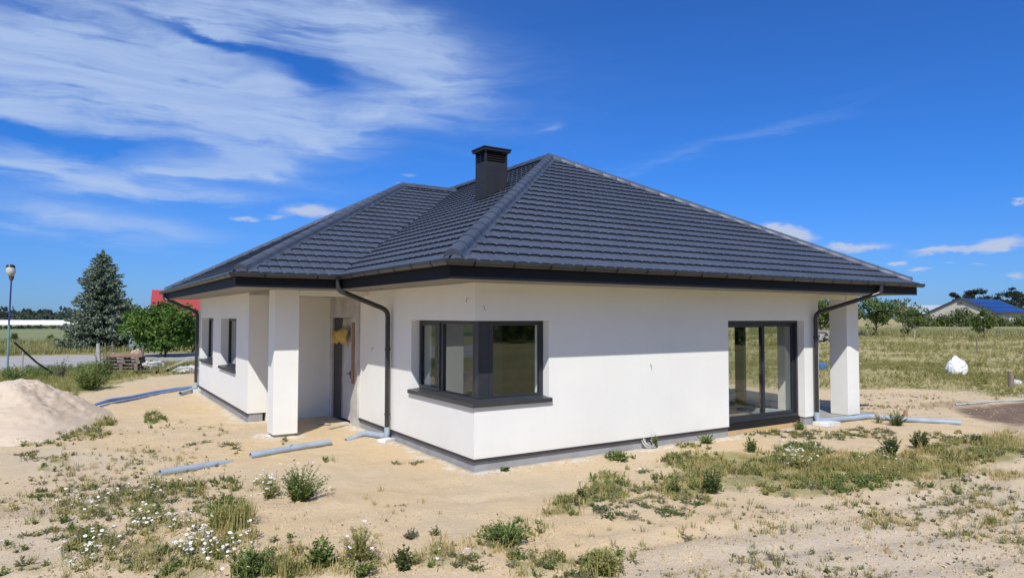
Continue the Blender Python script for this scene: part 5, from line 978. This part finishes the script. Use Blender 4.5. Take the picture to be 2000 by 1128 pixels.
def wood(name, pts, hr, rr, per, leaf, mat, label, seed):
    """a far wood that reads as one mass"""
    rng = np.random.default_rng(seed); pts = np.asarray(pts); n = len(pts); h = rng.uniform(*hr, n); r = rng.uniform(*rr, n); ci = np.repeat(np.arange(n), per)
    d = unit(rng.normal(size=(n*per, 3))); d[:, 2] = np.abs(d[:, 2])*1.0; q = rng.uniform(.5, 1, n*per)**.5
    P = np.stack([pts[ci, 0]+d[:, 0]*q*r[ci], pts[ci, 1]+d[:, 1]*q*r[ci], h[ci]*(.06+.94*d[:, 2]*q)*1.0], -1); lo = rng.uniform(0, 1, n*per) < .3; P[lo, 2] *= .4
    L = leaf*rng.uniform(.6, 1.4, n*per); Q = leaf_quads(rng, P, d+rng.normal(0, .5, d.shape), L, L*.45)
    tag(quads_obj(name, Q, mat), label, 'wood', kind='stuff')
for a in [('w', 0, 0, 330, 460, -20, 18, 240, 'far_wood', (2.6, 4.6), (5, 9), 26, 1.5, 'leaf_far', 'far dark wood along the left horizon', 71), ('w', 0, 0, 205, 250, -20, 14, 160, 'hedgerow', (1.2, 2.2), (2, 4), 26, 0.8, 'leaf_far', 'dark low hedgerow behind the white tunnels on the left', 72), ('w', 0, 0, 132, 138, -20, 9, 200, 'field_hedge', (0.25, 0.45), (1, 2), 20, 0.4, 'leaf_far', 'low dark hedge along the far end of the left field', 73), ('w', 0, 0, 600, 900, -180, 180, 900, 'horizon_wood', (5, 9), (12, 26), 14, 5, 'leaf_far', 'distant wood all along the horizon', 74), ('w', 0, 0, 50, 66, 95, 215, 190, 'roadside_wood', (5, 8.5), (2.5, 4), 110, 0.7, 'leaf_green', 'green wood behind the photographer mirrored in the panes', 75)]:
    kind, cx, cy, r0, r1, a0, a1, n = a[:8]; rg = np.random.default_rng(a[-1]); an = np.radians(rg.uniform(a0, a1, n)); rr = rg.uniform(r0, r1, n)
    wood(a[8], np.stack([cx+rr*np.sin(an), cy+rr*np.cos(an)], -1), *a[9:])

# ---------------------------------------------------------------- sand pile
def sand_pile():
    n, k = 150, 80; e = PILE; V = []; F = []; hgt = e[6]
    for j in range(k+1):
        q = j/k*1.06
        for i in range(n):
            a = 2*math.pi*i/n; rim = 1+.10*math.sin(2*a+.6)+.05*math.sin(5*a+1)
            x = e[0]+(math.cos(a)*e[2]+math.sin(a)*e[4])*q*rim; y = e[1]+(math.cos(a)*e[3]+math.sin(a)*e[5])*q*rim
            V.append((x, y, q))
    V = np.array(V); q = V[:, 2]; x, y = V[:, 0], V[:, 1]
    z = hgt*np.where(q < .22, 1-.16-(q/.22)**2*.10, (1-q)/.78*.74)
    z = z+(fbm(x/.7, y/.7)-.5)*.18*sstep(q, 1.0, .6)+(fbm(x/.20, y/.20, 3)-.5)*.11*sstep(q, 1.02, .8)*sstep(fbm(x/1.1+7, y/1.1, 2), .38, .52)*1.3+(fbm(x/.075, y/.075, 2)-.5)*.04; z = z-.03-.2*sstep(q, .99, 1.06)
    V[:, 2] = z
    for j in range(k):
        for i in range(n): F.append((j*n+i, j*n+(i+1) % n, (j+1)*n+(i+1) % n, (j+1)*n+i))
    base = Vector((e[0], e[1], 0)); m = MB(); m.add([Vector(v)-base for v in V], F)
    pmat('pile_sand', (.64, .525, .40), (.565, .455, .335), 1.4, .97, .02, 18, spec=.1)
    o = m.build('sand_pile', 'pile_sand', None, smooth=True); o.location = base; tag(o, 'pale conical heap of building sand at the left edge', 'sand pile')
sand_pile()

# ---------------------------------------------------------------- pipes and hoses
def pipe(name, pts, r, mat, label, cat='pipe', collars=(), seg=14, group=None, hollow=True):
    pts = [Vector(p) for p in pts]; b = Vector((pts[0].x, pts[0].y, 0)); L = [p-b for p in pts]
    m = MB().tube(L, r, seg, not hollow)
    if hollow:
        m.tube(L, r*.86, seg, False)
        for end in (0, -1):
            d = (L[1]-L[0] if end == 0 else L[-1]-L[-2]).normalized(); u = d.orthogonal().normalized(); w = d.cross(u); n0 = len(m.v)
            for rr in (r, r*.86): m.v += [tuple(L[end]+(u*math.cos(6.28318*k/seg)+w*math.sin(6.28318*k/seg))*rr) for k in range(seg)]
            m.f += [(n0+k, n0+(k+1) % seg, n0+seg+(k+1) % seg, n0+seg+k) for k in range(seg)]
    o = m.build(name, mat, None, smooth=True); o.location = b; tag(o, label, cat, group)
    for c_, d_ in collars: MB().tube([Vector(c_)-b-Vector(d_)*.04, Vector(c_)-b+Vector(d_)*.04], r*1.12, seg).build('collar', mat, o, smooth=True)
    return o
for nm, pts, r, mat, lab, cat, col, rnd in [('drain_pipe', [(-0.085, 3.17, 0.26, False), (-0.085, 3.17, 0.085, False), (-0.281, 3.823, 0.055, True), (-0.711, 3.641, -0.02, True)], 0.055, 'pvc_grey', 'pale grey drain elbow and pipe at the downpipe beside the porch', 'pipe', [], 0.09), ('drain_pipe', [(-1.092, 3.397, 0.055, True), (-1.835, 3.192, 0.05, True), (-2.556, 3.032, 0.04, True)], 0.055, 'pvc_grey', 'pale grey pipe lying on sand in front of the porch column', 'pipe', [((-1.871, 3.188, 0.05), (0.55, -0.83, 0))], 0), ('drain_pipe', [(-2.89, 2.818, -0.03, True), (-3.157, 2.675, 0.02, True), (-3.96, 2.366, 0.035, True)], 0.055, 'pvc_grey', 'half buried pale grey pipe lying at the left on the sand', 'pipe', [], 0), ('drain_pipe', [(8.42, -0.085, 0.3, False), (8.42, -0.085, 0.1, False), (10.289, -0.192, 0.06, True), (10.646, -1.025, 0.05, True), (11.094, -1.715, 0.05, True)], 0.055, 'pvc_grey', 'long pale grey pipe running from the terrace downpipe to the right', 'pipe', [((10.695, -1.055, 0.07), (0.98, -0.17, 0))], 0.09), ('drain_pipe', [(-1.945, 13.86, 0.3, False), (-1.945, 13.86, 0.12, False), (-2.454, 13.137, 0.07, True)], 0.055, 'pvc_grey', 'pale grey drain elbow at the far corner of the wing', 'pipe', [], 0.09), ('hose', [(-1.922, 14.944, 0.05, True), (-2.445, 14.738, 0.04, True), (-3.051, 14.28, 0.035, True), (-3.713, 13.324, 0.035, True), (-4.285, 12.332, 0.035, True), (-4.782, 11.444, 0.02, True)], 0.042, 'hose_blue', 'thick blue hose running from the wing to the sand heap', 'hose', [], 0), ('hose', [(-2.127, 14.717, 0.03, True), (-3.088, 13.831, 0.03, True), (-3.66, 12.734, 0.03, True), (-4.077, 12.204, 0.03, True), (-4.495, 11.381, 0.02, True)], 0.036, 'hose_pale', 'paler grey blue hose lying beside the thick blue hose', 'hose', [], 0), ('thin_pipe', [(14.491, -0.091, 0.03, True), (16.019, -0.291, 0.03, True), (17.461, -0.654, 0.03, True)], 0.022, 'steel_pale', 'thin white pipe lying on the brown soil at the right edge', 'pipe', [], 0)]:
    P = [(x, y, z+Hs(x, y)) if rel else (x, y, z) for x, y, z, rel in pts]
    if rnd: P = arc_path(P, rnd, 6)
    pipe(nm, P, r, mat, lab, cat, col)
# blocks under the pipe elbows
for p, s, rz, lab in [((-1.92, 13.75), (.17, .11, .10), .2, 'pale concrete block under the drain elbow at the far wing corner'), ((-.16, 3.02), (.16, .10, .07), .5, 'small concrete piece under the drain elbow beside the porch'), ((8.55, -.22), (.30, .16, .09), .1, 'white foam block under the drain elbow by the sliding door')]:
    m = MB(); m.box((-s[0], -s[1], 0), (s[0], s[1], s[2])); o = m.build('block', 'foam_white', None, bevel=.012); o.location = (*p, Hs(*p)-.01); o.rotation_euler = (0, .04, rz); tag(o, lab, 'block')
# white cable coil by the plinth
m = MB(); rgc = np.random.default_rng(3)
for k in range(5):
    cx, cz, tl = rgc.normal(0, .012), .05+k*.012, rgc.normal(0, .25); rr = .13+rgc.normal(0, .012); pts = []
    for i in range(25):
        a = i/24*6.2832; v = Vector((math.cos(a)*rr+cx, math.sin(a)*rr*.9, cz)); v.rotate(Matrix.Rotation(tl*.35, 3, 'X')); pts.append(v)
    m.tube(pts, .007, 6, False)
o = m.build('cable_coil', 'cloth_white', None, smooth=True); p = (3.511, 0.017); o.location = (*p, Hs(*p)+.005); o.rotation_euler = (.85, .1, 0); o.location.z += .05; tag(o, 'coil of white cable lying against the grey plinth', 'cable')
# foam scraps round the column bases and on the sand
def chunk(rng, s):
    bm = bmesh.new(); bmesh.ops.create_icosphere(bm, subdivisions=1, radius=1)
    for v in bm.verts: v.co = Vector((v.co.x*s*rng.uniform(.7, 1.3), v.co.y*s*rng.uniform(.7, 1.3), max(-.25, v.co.z)*s*.5*rng.uniform(.7, 1.2)))
    m = MB(); m.v = [tuple(v.co) for v in bm.verts]; m.f = [tuple(v.index for v in f.verts) for f in bm.faces]; bm.free(); return m
rgs = np.random.default_rng(21)
for (px, s, lab) in [((2.318, -1.091), 0.035, 'white scrap on the sand below the cable coil'), ((2.229, -1.318), 0.03, 'smaller white scrap just below the cable coil'), ((-1.902, 4.636), 0.06, 'white rubble chunk at the left foot of the porch column'), ((-1.7, 4.64), 0.05, 'white rubble chunk before the middle of the porch column foot'), ((-1.298, 4.792), 0.04, 'white rubble chunk at the right foot of the porch column'), ((0.15, 6.735), 0.05, 'white rubble at the front door threshold'), ((0.116, 6.199), 0.045, 'white rubble just right of the door threshold'), ((10.218, 0.507), 0.06, 'white rubble at the left foot of the terrace column')]:
    o = chunk(rgs, s).build('scrap', 'foam_white', None); o.location = (px[0], px[1], Hs(*px)+s*.1); o.rotation_euler = (0, 0, rgs.uniform(0, 6)); tag(o, lab, 'scrap', 'white scraps lying on the sand')
# yellow cloth stuffed over the door
def cloth():
    n, k = 26, 9; V = []; F = []; rg = np.random.default_rng(5)
    for j in range(k+1):
        for i in range(n+1):
            u = i/n; t = j/k; y = 5.42+u*.98; drop = .27+.06*math.sin(u*7+.5)+.05*math.sin(u*17+2)
            V.append((-.075-.05*math.sin(t*3)+.022*math.sin(u*38+t*3), y+.03*math.sin(t*5+u*9), 2.03-t*drop+.04*math.sin(u*6)))
    for j in range(k):
        for i in range(n): F.append((j*(n+1)+i, j*(n+1)+i+1, (j+1)*(n+1)+i+1, (j+1)*(n+1)+i))
    b = Vector((-.075, 5.7, 2.0)); o = MB().add([Vector(v)-b for v in V], F).build('cloth', 'cloth_yellow', None, smooth=True); o.location = b
    md = o.modifiers.new('thick', 'SOLIDIFY'); md.thickness = .02; tag(o, 'crumpled yellow cloth hanging over the top of the front door', 'cloth')
cloth()
# loose boards on the porch floor
for k, (x, y, rz, L) in enumerate([(-.35, 5.15, .5, .55), (-.55, 5.75, 1.9, .6)]):
    o = MB().box((-L/2, -.05, 0), (L/2, .05, .022)).build('board', 'wood_pale', None); o.location = (x, y, Hs(x, y)+.008); o.rotation_euler = (.03, .02, rz); tag(o, ['short pale board on the sand just before the front door', 'short pale board lying deeper inside the porch'][k], 'board')
# pale slab seen inside the room
o = MB().box((-.5, -.1, 0), (.5, .1, .08)).build('floor_board', 'pvc_grey', None, bevel=.01); o.location = (8.0, 1.0, ZP+.01); o.rotation_euler = (0, 0, 1.9); tag(o, 'pale blue board lying on the floor behind the sliding door', 'board')

# ---------------------------------------------------------------- pallets and rubbish by the road
def pallet(loc, rz, tilt, label, mat='wood_weathered'):
    o = empty('pallet', loc, rz); o.rotation_euler = (tilt, tilt*.5, rz)
    for k in range(7): MB().box((-.60+k*.18, -.42, .105), (-.60+k*.18+.115, .42, .127)).build('board', mat, o)
    for y in (-.42, -.05, .32):
        for x in (-.60, -.06, .48): MB().box((x, y, .022), (x+.12, y+.10, .104)).build('block', mat, o)
        MB().box((-.60, y, 0), (.60, y+.10, .021)).build('bottom_board', mat, o)
    return tag(o, label, 'pallet', 'pallets stacked beside the road')
pp = (-3.389, 22.9); ordn = ['lowest weathered pallet of the stack beside the road', 'second weathered pallet from the bottom of the roadside stack', 'third weathered pallet from the bottom of the roadside stack', 'fourth weathered pallet from the bottom of the roadside stack', 'topmost weathered pallet of the roadside stack, under brown planks']
rgp = np.random.default_rng(8); PZ = -.32
for k in range(5): pallet((pp[0]+rgp.normal(0, .05), pp[1]+rgp.normal(0, .05), Hs(*pp)+k*.134), PZ+rgp.normal(0, .06), 0, ordn[k])
p2 = (-2.807, 22.843); pallet((p2[0], p2[1], Hs(*p2)), PZ+.1, .03, 'single weathered pallet lying flat to the right of the pallet stack')
for k, (dx, dy, rz, L) in enumerate([(-.12, -.1, .05, 1.5), (.03, .12, -.04, 1.35)]):
    o = MB().box((-L/2, -.10, 0), (L/2, .10, .05)).build('plank', 'wood_reddish', None); o.location = (pp[0]+dx, pp[1]+dy, Hs(*pp)+5*.134+.005+(k*.052)); o.rotation_euler = (0, .02, PZ+rz); tag(o, ['lower reddish brown plank lying on the pallet stack', 'upper reddish brown plank lying on the pallet stack'][k], 'plank')
b0 = Vector((*(-3.634, 26.946), .62)); b1 = Vector((*(-4.208, 23.686), .05)); m = MB().beam((0, 0, 0), b1-b0, .07, .04); o = m.build('plank', 'wood_pale', None); o.location = b0; tag(o, 'thin pale lath leaning down from the left end of the pallets', 'plank')
def crumple(name, loc, size, mat, label, cat, seed, sub=4, amp=.28, freq=2.2, rz=0, pointy=0):
    bm = bmesh.new(); bmesh.ops.create_icosphere(bm, subdivisions=sub, radius=1); V = np.array([v.co for v in bm.verts])
    n = (fbm(V[:, 0]*freq+seed, V[:, 1]*freq+V[:, 2]*1.7, 4)-.5)*2+(np.abs(fbm(V[:, 0]*freq*1.8+V[:, 2]*2+seed, V[:, 1]*freq*1.8, 3)-.5))*1.2
    rg_ = np.abs(fbm(V[:, 0]*5+seed, V[:, 1]*5+V[:, 2]*4, 3)-.5)*2; n = n-rg_*.7
    V = V*(1+amp*n)[:, None]; V[:, 2] += pointy*np.exp(-((V[:, 0]/.4)**2+(V[:, 1]/.4)**2))*np.maximum(0, V[:, 2]); V = V*np.array(size); V[:, 2] = np.maximum(V[:, 2], -size[2]*.55)+size[2]*.55
    m = MB(); m.v = [tuple(v) for v in V]; m.f = [tuple(v.index for v in f.verts) for f in bm.faces]; bm.free()
    o = m.build(name, mat, None, smooth=True); o.location = loc; o.rotation_euler = (0, 0, rz); return tag(o, label, cat)
for nm, xy, size, mat, lab, cat, seed, amp, rz in [('white_bag', (24.811, 4.475), (0.4, 0.36, 0.43), 'foil_white', 'big white foil wrapped bag standing in the meadow', 'bag', 3.3, 0.22, 0), ('white_sack', (-2.296, 24.084), (0.55, 0.4, 0.26), 'cloth_white', 'crumpled white sacks lying right of the pallets', 'sack', 7.1, 0.38, -0.3), ('white_tarpaulin', (-1.152, 21.846), (0.5, 0.32, 0.2), 'cloth_white', 'crumpled white tarpaulin beside the wing downpipe', 'tarpaulin', 9.4, 0.45, -0.2), ('white_sack', (-4.358, 18.557), (0.14, 0.12, 0.12), 'cloth_white', 'small white bag among weeds left of the pallets', 'sack', 2.2, 0.25, 0), ('white_stone', (22.312, 1.499), (0.25, 0.2, 0.14), 'cloth_white', 'small white sack near the right edge of the meadow', 'sack', 4.5, 0.2, 0), ('blue_bag', (22.823, 9.005), (0.2, 0.2, 0.24), 'blue_plastic', 'crumpled blue plastic sack seen behind the terrace', 'bag', 5.2, 0.28, 0), ('boulder', (-1.999, 37.451), (0.34, 0.26, 0.24), 'stone_warm', 'warm coloured boulder at the foot of the grey shed', 'rock', 6.1, 0.15, 0)]: crumple(nm, (*xy, Hs(*xy)-.02), size, mat, lab, cat, seed, 5, amp, 2.2, rz, .22 if nm == 'white_bag' else 0)
# tarpaulin edge and beams propped near the wing
tp = (-1.339, 22.872)
o = MB().beam((-.75, .0, .02), (.45, .1, .52), .16, .06).build('plank', 'wood_pale', None); o.location = (*tp, Hs(*tp)); tag(o, 'pale plank propped on the white tarpaulin near the wing', 'plank')
for nm, xy, h, r, mat, lab, cat, tilt in [('fence_post', (-4.148, 27.996), 1.05, 0.075, 'post_concrete', 'thick pale concrete post left of the pallet stack', 'post', (0.02, -0.06)), ('fence_post', (-4.274, 28.843), 1.0, 0.035, 'post_concrete', 'thin pale post beside the thick concrete post', 'post', (0.0, 0.03)), ('fence_post', (-3.844, 28.587), 1.05, 0.03, 'wood_weathered', 'thin wooden stake behind the pallet stack', 'post', (0.0, -0.08)), ('fence_post', (-3.558, 28.416), 1.1, 0.03, 'wood_weathered', 'thin wooden stake right above the pallet stack', 'post', (0.02, -0.07)), ('thin_post', (-6.78, 22.782), 1.05, 0.03, 'post_concrete', 'thin white post between the lamp pole and the sand heap', 'post', (0, 0.02)), ('fence_post', (42.746, 11.295), 1.05, 0.05, 'wood_weathered', 'dark fence post in the meadow above the white bag', 'post', (0.0, -0.05)), ('fence_post', (82.52, 25.933), 1.3, 0.06, 'wood_weathered', 'dark post right of the lopsided young tree', 'post', (0, 0)), ('fence_post', (88.488, 34.199), 1.5, 0.05, 'wood_weathered', 'left of two thin stakes at the crop edge', 'post', (0, 0)), ('fence_post', (88.977, 33.938), 1.5, 0.05, 'wood_weathered', 'right of two thin stakes at the crop edge', 'post', (0, 0)), ('stump_post', (11.55, -0.318), 0.16, 0.05, 'wood_reddish', 'short brown stake stub behind the grey pipe', 'post', (0, 0.1)), ('dark_post', (20.998, 1.133), 0.55, 0.09, 'wood_weathered', 'short dark stump in weeds at the right edge', 'post', (0, 0))]:
    o = MB().tube([(0, 0, -.15), (0, 0, h*.5), (0, 0, h)], [r, r*.95, r*.85], 7).build(nm, mat, None); o.location = (*xy, Hs(*xy)); o.rotation_euler = (tilt[0], tilt[1], 0); tag(o, lab, cat)
# lamp on a pole
lp = (-7.199, 22.54); LH = 4.017
lamp = tag(empty('lamp_post', (*lp, 0)), 'floodlight on a thin teal and violet pole at the left edge', 'lamp')
MB().tube([(0, 0, -.2), (0, 0, LH*.5)], .036, 8).build('pole', 'pole_teal', lamp, smooth=True); MB().tube([(0, 0, LH*.5), (.03, 0, LH*.92)], [.030, .026], 8).build('upper_pole', 'pole_violet', lamp, smooth=True)
MB().tube([(.03, 0, LH*.905), (.03, 0, LH*.93), (.03, 0, LH*.955)], [.05, .085, .08], 10).build('lamp_base', 'lamp_brown', lamp, smooth=True)
MB().tube([(.03, 0, LH*.95), (.02, -.03, LH*.965), (.01, -.06, LH*.99), (.0, -.07, LH*1.02), (.0, -.06, LH*1.035)], [.08, .13, .155, .145, .10], 14).build('lamp_head', 'lamp_glass', lamp, smooth=True)
MB().tube([(.0, -.07, LH*1.022), (.0, -.05, LH*1.045)], [.155, .13], 14).build('lamp_cap', 'metal_black', lamp, smooth=True)
# black leaning pole
q0 = (-5.611, 22.33); q1 = (-6.953, 21.517, 1.36)
o = MB().tube([(0, 0, 0), tuple((Vector(q1)-Vector((*q0, 0)))*.5+Vector((0, 0, -.10))), tuple(Vector(q1)-Vector((*q0, 0)))], .035, 7).build('leaning_pole', 'metal_black', None); o.location = (*q0, 0); tag(o, 'black cable pole leaning from the left towards the sand heap', 'pole')

# ---------------------------------------------------------------- far buildings
def far_house(loc, rz):
    o = empty('farm_house', loc, rz); w, L, he, hr = 6.3, 20.0, 3.0, 6.0
    m = MB(); m.prism([(-w, 0, -.3), (w, 0, -.3), (w, 0, he), (0, 0, hr), (-w, 0, he)], (0, L, 0)); m.build('wall', 'wall_cream', o)
    t = .22
    for s in (-1, 1):
        n = Vector((s*(hr-he), 0, w)).normalized(); a = Vector((0, -.5, hr+.02)); b = Vector((s*(w+.6), -.5, he-(hr-he)*.6/w+.02)); r = MB().prism([a, b, b+n*t, a+n*t], (0, L+1, 0)).build('roof', 'roof_slate', o)
        if s == 1:
            for i in range(10):
                for j in range(3):
                    u0 = (j*.29+.07); u1 = u0+.27; y0 = 1.6+i*1.72; pa = a.lerp(b, u0)+n*(t+.03); pb = a.lerp(b, u1)+n*(t+.03)
                    MB().prism([(pa.x, y0, pa.z), (pb.x, y0, pb.z), (pb.x, y0+1.62, pb.z), (pa.x, y0+1.62, pa.z)], n*.04).build('solar_panel', 'solar_blue', r)
    for x, z in ((0, 5.0), (-3.2, 1.4), (2.6, 1.4)):
        f = MB().box((x-.5, -.06, z-.3 if z > 3 else z-.6), (x+.5, -.01, z+.25 if z > 3 else z+.7)).build('window', 'wall_grey', o)
    for k in range(4): MB().box((w+.01, 2+k*4.6, .8), (w+.06, 4+k*4.6, 2.2)).build('window', 'wall_grey', o)
    return tag(o, 'far cream farmhouse with blue solar panels on its dark gable roof', 'house')
far_house((159.62, 63.93, 0.4), -1.5323990832510213)
def barn(loc, rz, w, d, he, hr):
    o = empty('barn', loc, rz); MB().box((0, 0, -.3), (w, d, he)).build('wall', 'wall_grey', o)
    MB().prism([(-.4, -.5, he-.05), (-.4, d/2, hr), (-.4, d+.5, he-.05), (-.4, d+.5, he-.2), (-.4, d/2, hr-.15), (-.4, -.5, he-.2)], (w+.8, 0, 0)).build('roof', 'steel_pale', o)
    for k in range(3): MB().box((2+k*6, -.06, 0), (5+k*6, -.01, he*.75)).build('door', 'shed_sheet', o)
    return tag(o, 'long low dark barn with a pale metal roof behind the orchard trees', 'barn')
barn(*((175.12, 83.71, 0.6), -1.0733774899765127, 17.0, 10.0, 2.8, 4.9))
def red_house(loc, rz, w, d, he, hr):
    o = empty('red_roofed_house', loc, rz); m = MB(); m.prism([(0, 0, -.3), (0, d, -.3), (0, d, he), (0, d/2, hr), (0, 0, he)], (w, 0, 0)); m.build('wall', 'concrete', o)
    for s, y0 in ((-1, -.6), (1, d+.6)):
        a = Vector((-.35, d/2, hr+.02)); b = Vector((-.35, y0, he-(hr-he)*.6/(d/2)+.02)); MB().prism([a, b, b+Vector((0, 0, .2)), a+Vector((0, 0, .2))], (w+.7, 0, 0)).build('roof', 'roof_red', o)
    cu = MB().tube([(3.1, d/2, hr), (3.1, d/2, hr+.45), (3.1, d/2, hr+.50), (3.1, d/2, hr+1.0)], [.42, .42, .55, .06], 8).build('cupola', 'roof_red', o)
    MB().tube([(3.1, d/2, hr+.9), (3.1, d/2, hr+1.75)], .035, 5).build('spike', 'metal_black', cu)
    for k in range(2): MB().box((1+k*2.4, -.06, 1.0), (2.1+k*2.4, -.01, 2.2)).build('window', 'wall_grey', o)
    return tag(o, 'distant house with a red metal roof and a small cupola', 'house')
red_house(*((2.23, 79.17, 0), -0.1308996938995747, 9.0, 7.0, 2.6, 5.2))
def shed(loc, rz, w, d, h):
    o = empty('shed', loc, rz); n = 14; m = MB()
    pts = [(i*w/(n*2), 0 if i % 2 else .03) for i in range(n*2+1)]
    m.prism([(x, -y, 0) for x, y in pts]+[(w, d, 0), (0, d, 0)], (0, 0, h)); m.build('sheet_wall', 'shed_sheet', o)
    MB().box((-.1, -.15, h+.002), (w+.1, d+.1, h+.05)).build('roof', 'shed_sheet', o); return tag(o, 'small grey corrugated shed beside the round green tree', 'shed')
shed(*((-2.22, 41.62, 0), -0.13962634015954636, 1.5, 1.5, 1.25))
def tunnel(loc, rz, L, r, lab):
    m = MB(); K = 9; pr = [(r*math.cos(a), r*.62*math.sin(a)) for a in np.linspace(0, math.pi, K)]; n = 14; vs = [(i*L/n, y, z) for i in range(n+1) for y, z in pr]
    m.add(vs, [(i*K+j, i*K+j+1, (i+1)*K+j+1, (i+1)*K+j) for i in range(n) for j in range(K-1)]+[tuple(range(K)), tuple(n*K+k for k in range(K))]); o = m.build('polytunnel', 'tunnel_white', None, smooth=True); o.location = loc; o.rotation_euler = (0, 0, rz); tag(o, lab, 'greenhouse')
for a in [((-94.74, 244.7, -0.35), -0.5235987755982988, 130.0, 2.4, 'long white polytunnel across the far end of the left field')]: tunnel(*a)
# heap of grey logs seen through the terrace
lg = (53.207, 28.533); rgl = np.random.default_rng(4)
for k in range(16):
    a = rgl.normal(0, .35); L = rgl.uniform(1.6, 2.8); lv = k//5; x = (k % 5-2)*.55+rgl.normal(0, .12)+(lv % 2)*.25
    o = MB().tube([(-L/2, 0, 0), (L/2, 0, .06)], [.15, .12], 8).build('log', 'bark_pale', None); d = Vector((math.cos(-.57), math.sin(-.57))); o.location = (lg[0]+d.x*x*.6, lg[1]+d.y*x*.6, .14+lv*.27); o.rotation_euler = (0, rgl.normal(0, .12), 1.0+a); tag(o, 'grey log in the heap seen between the terrace column and the house', 'log', 'logs in the heap behind the terrace')
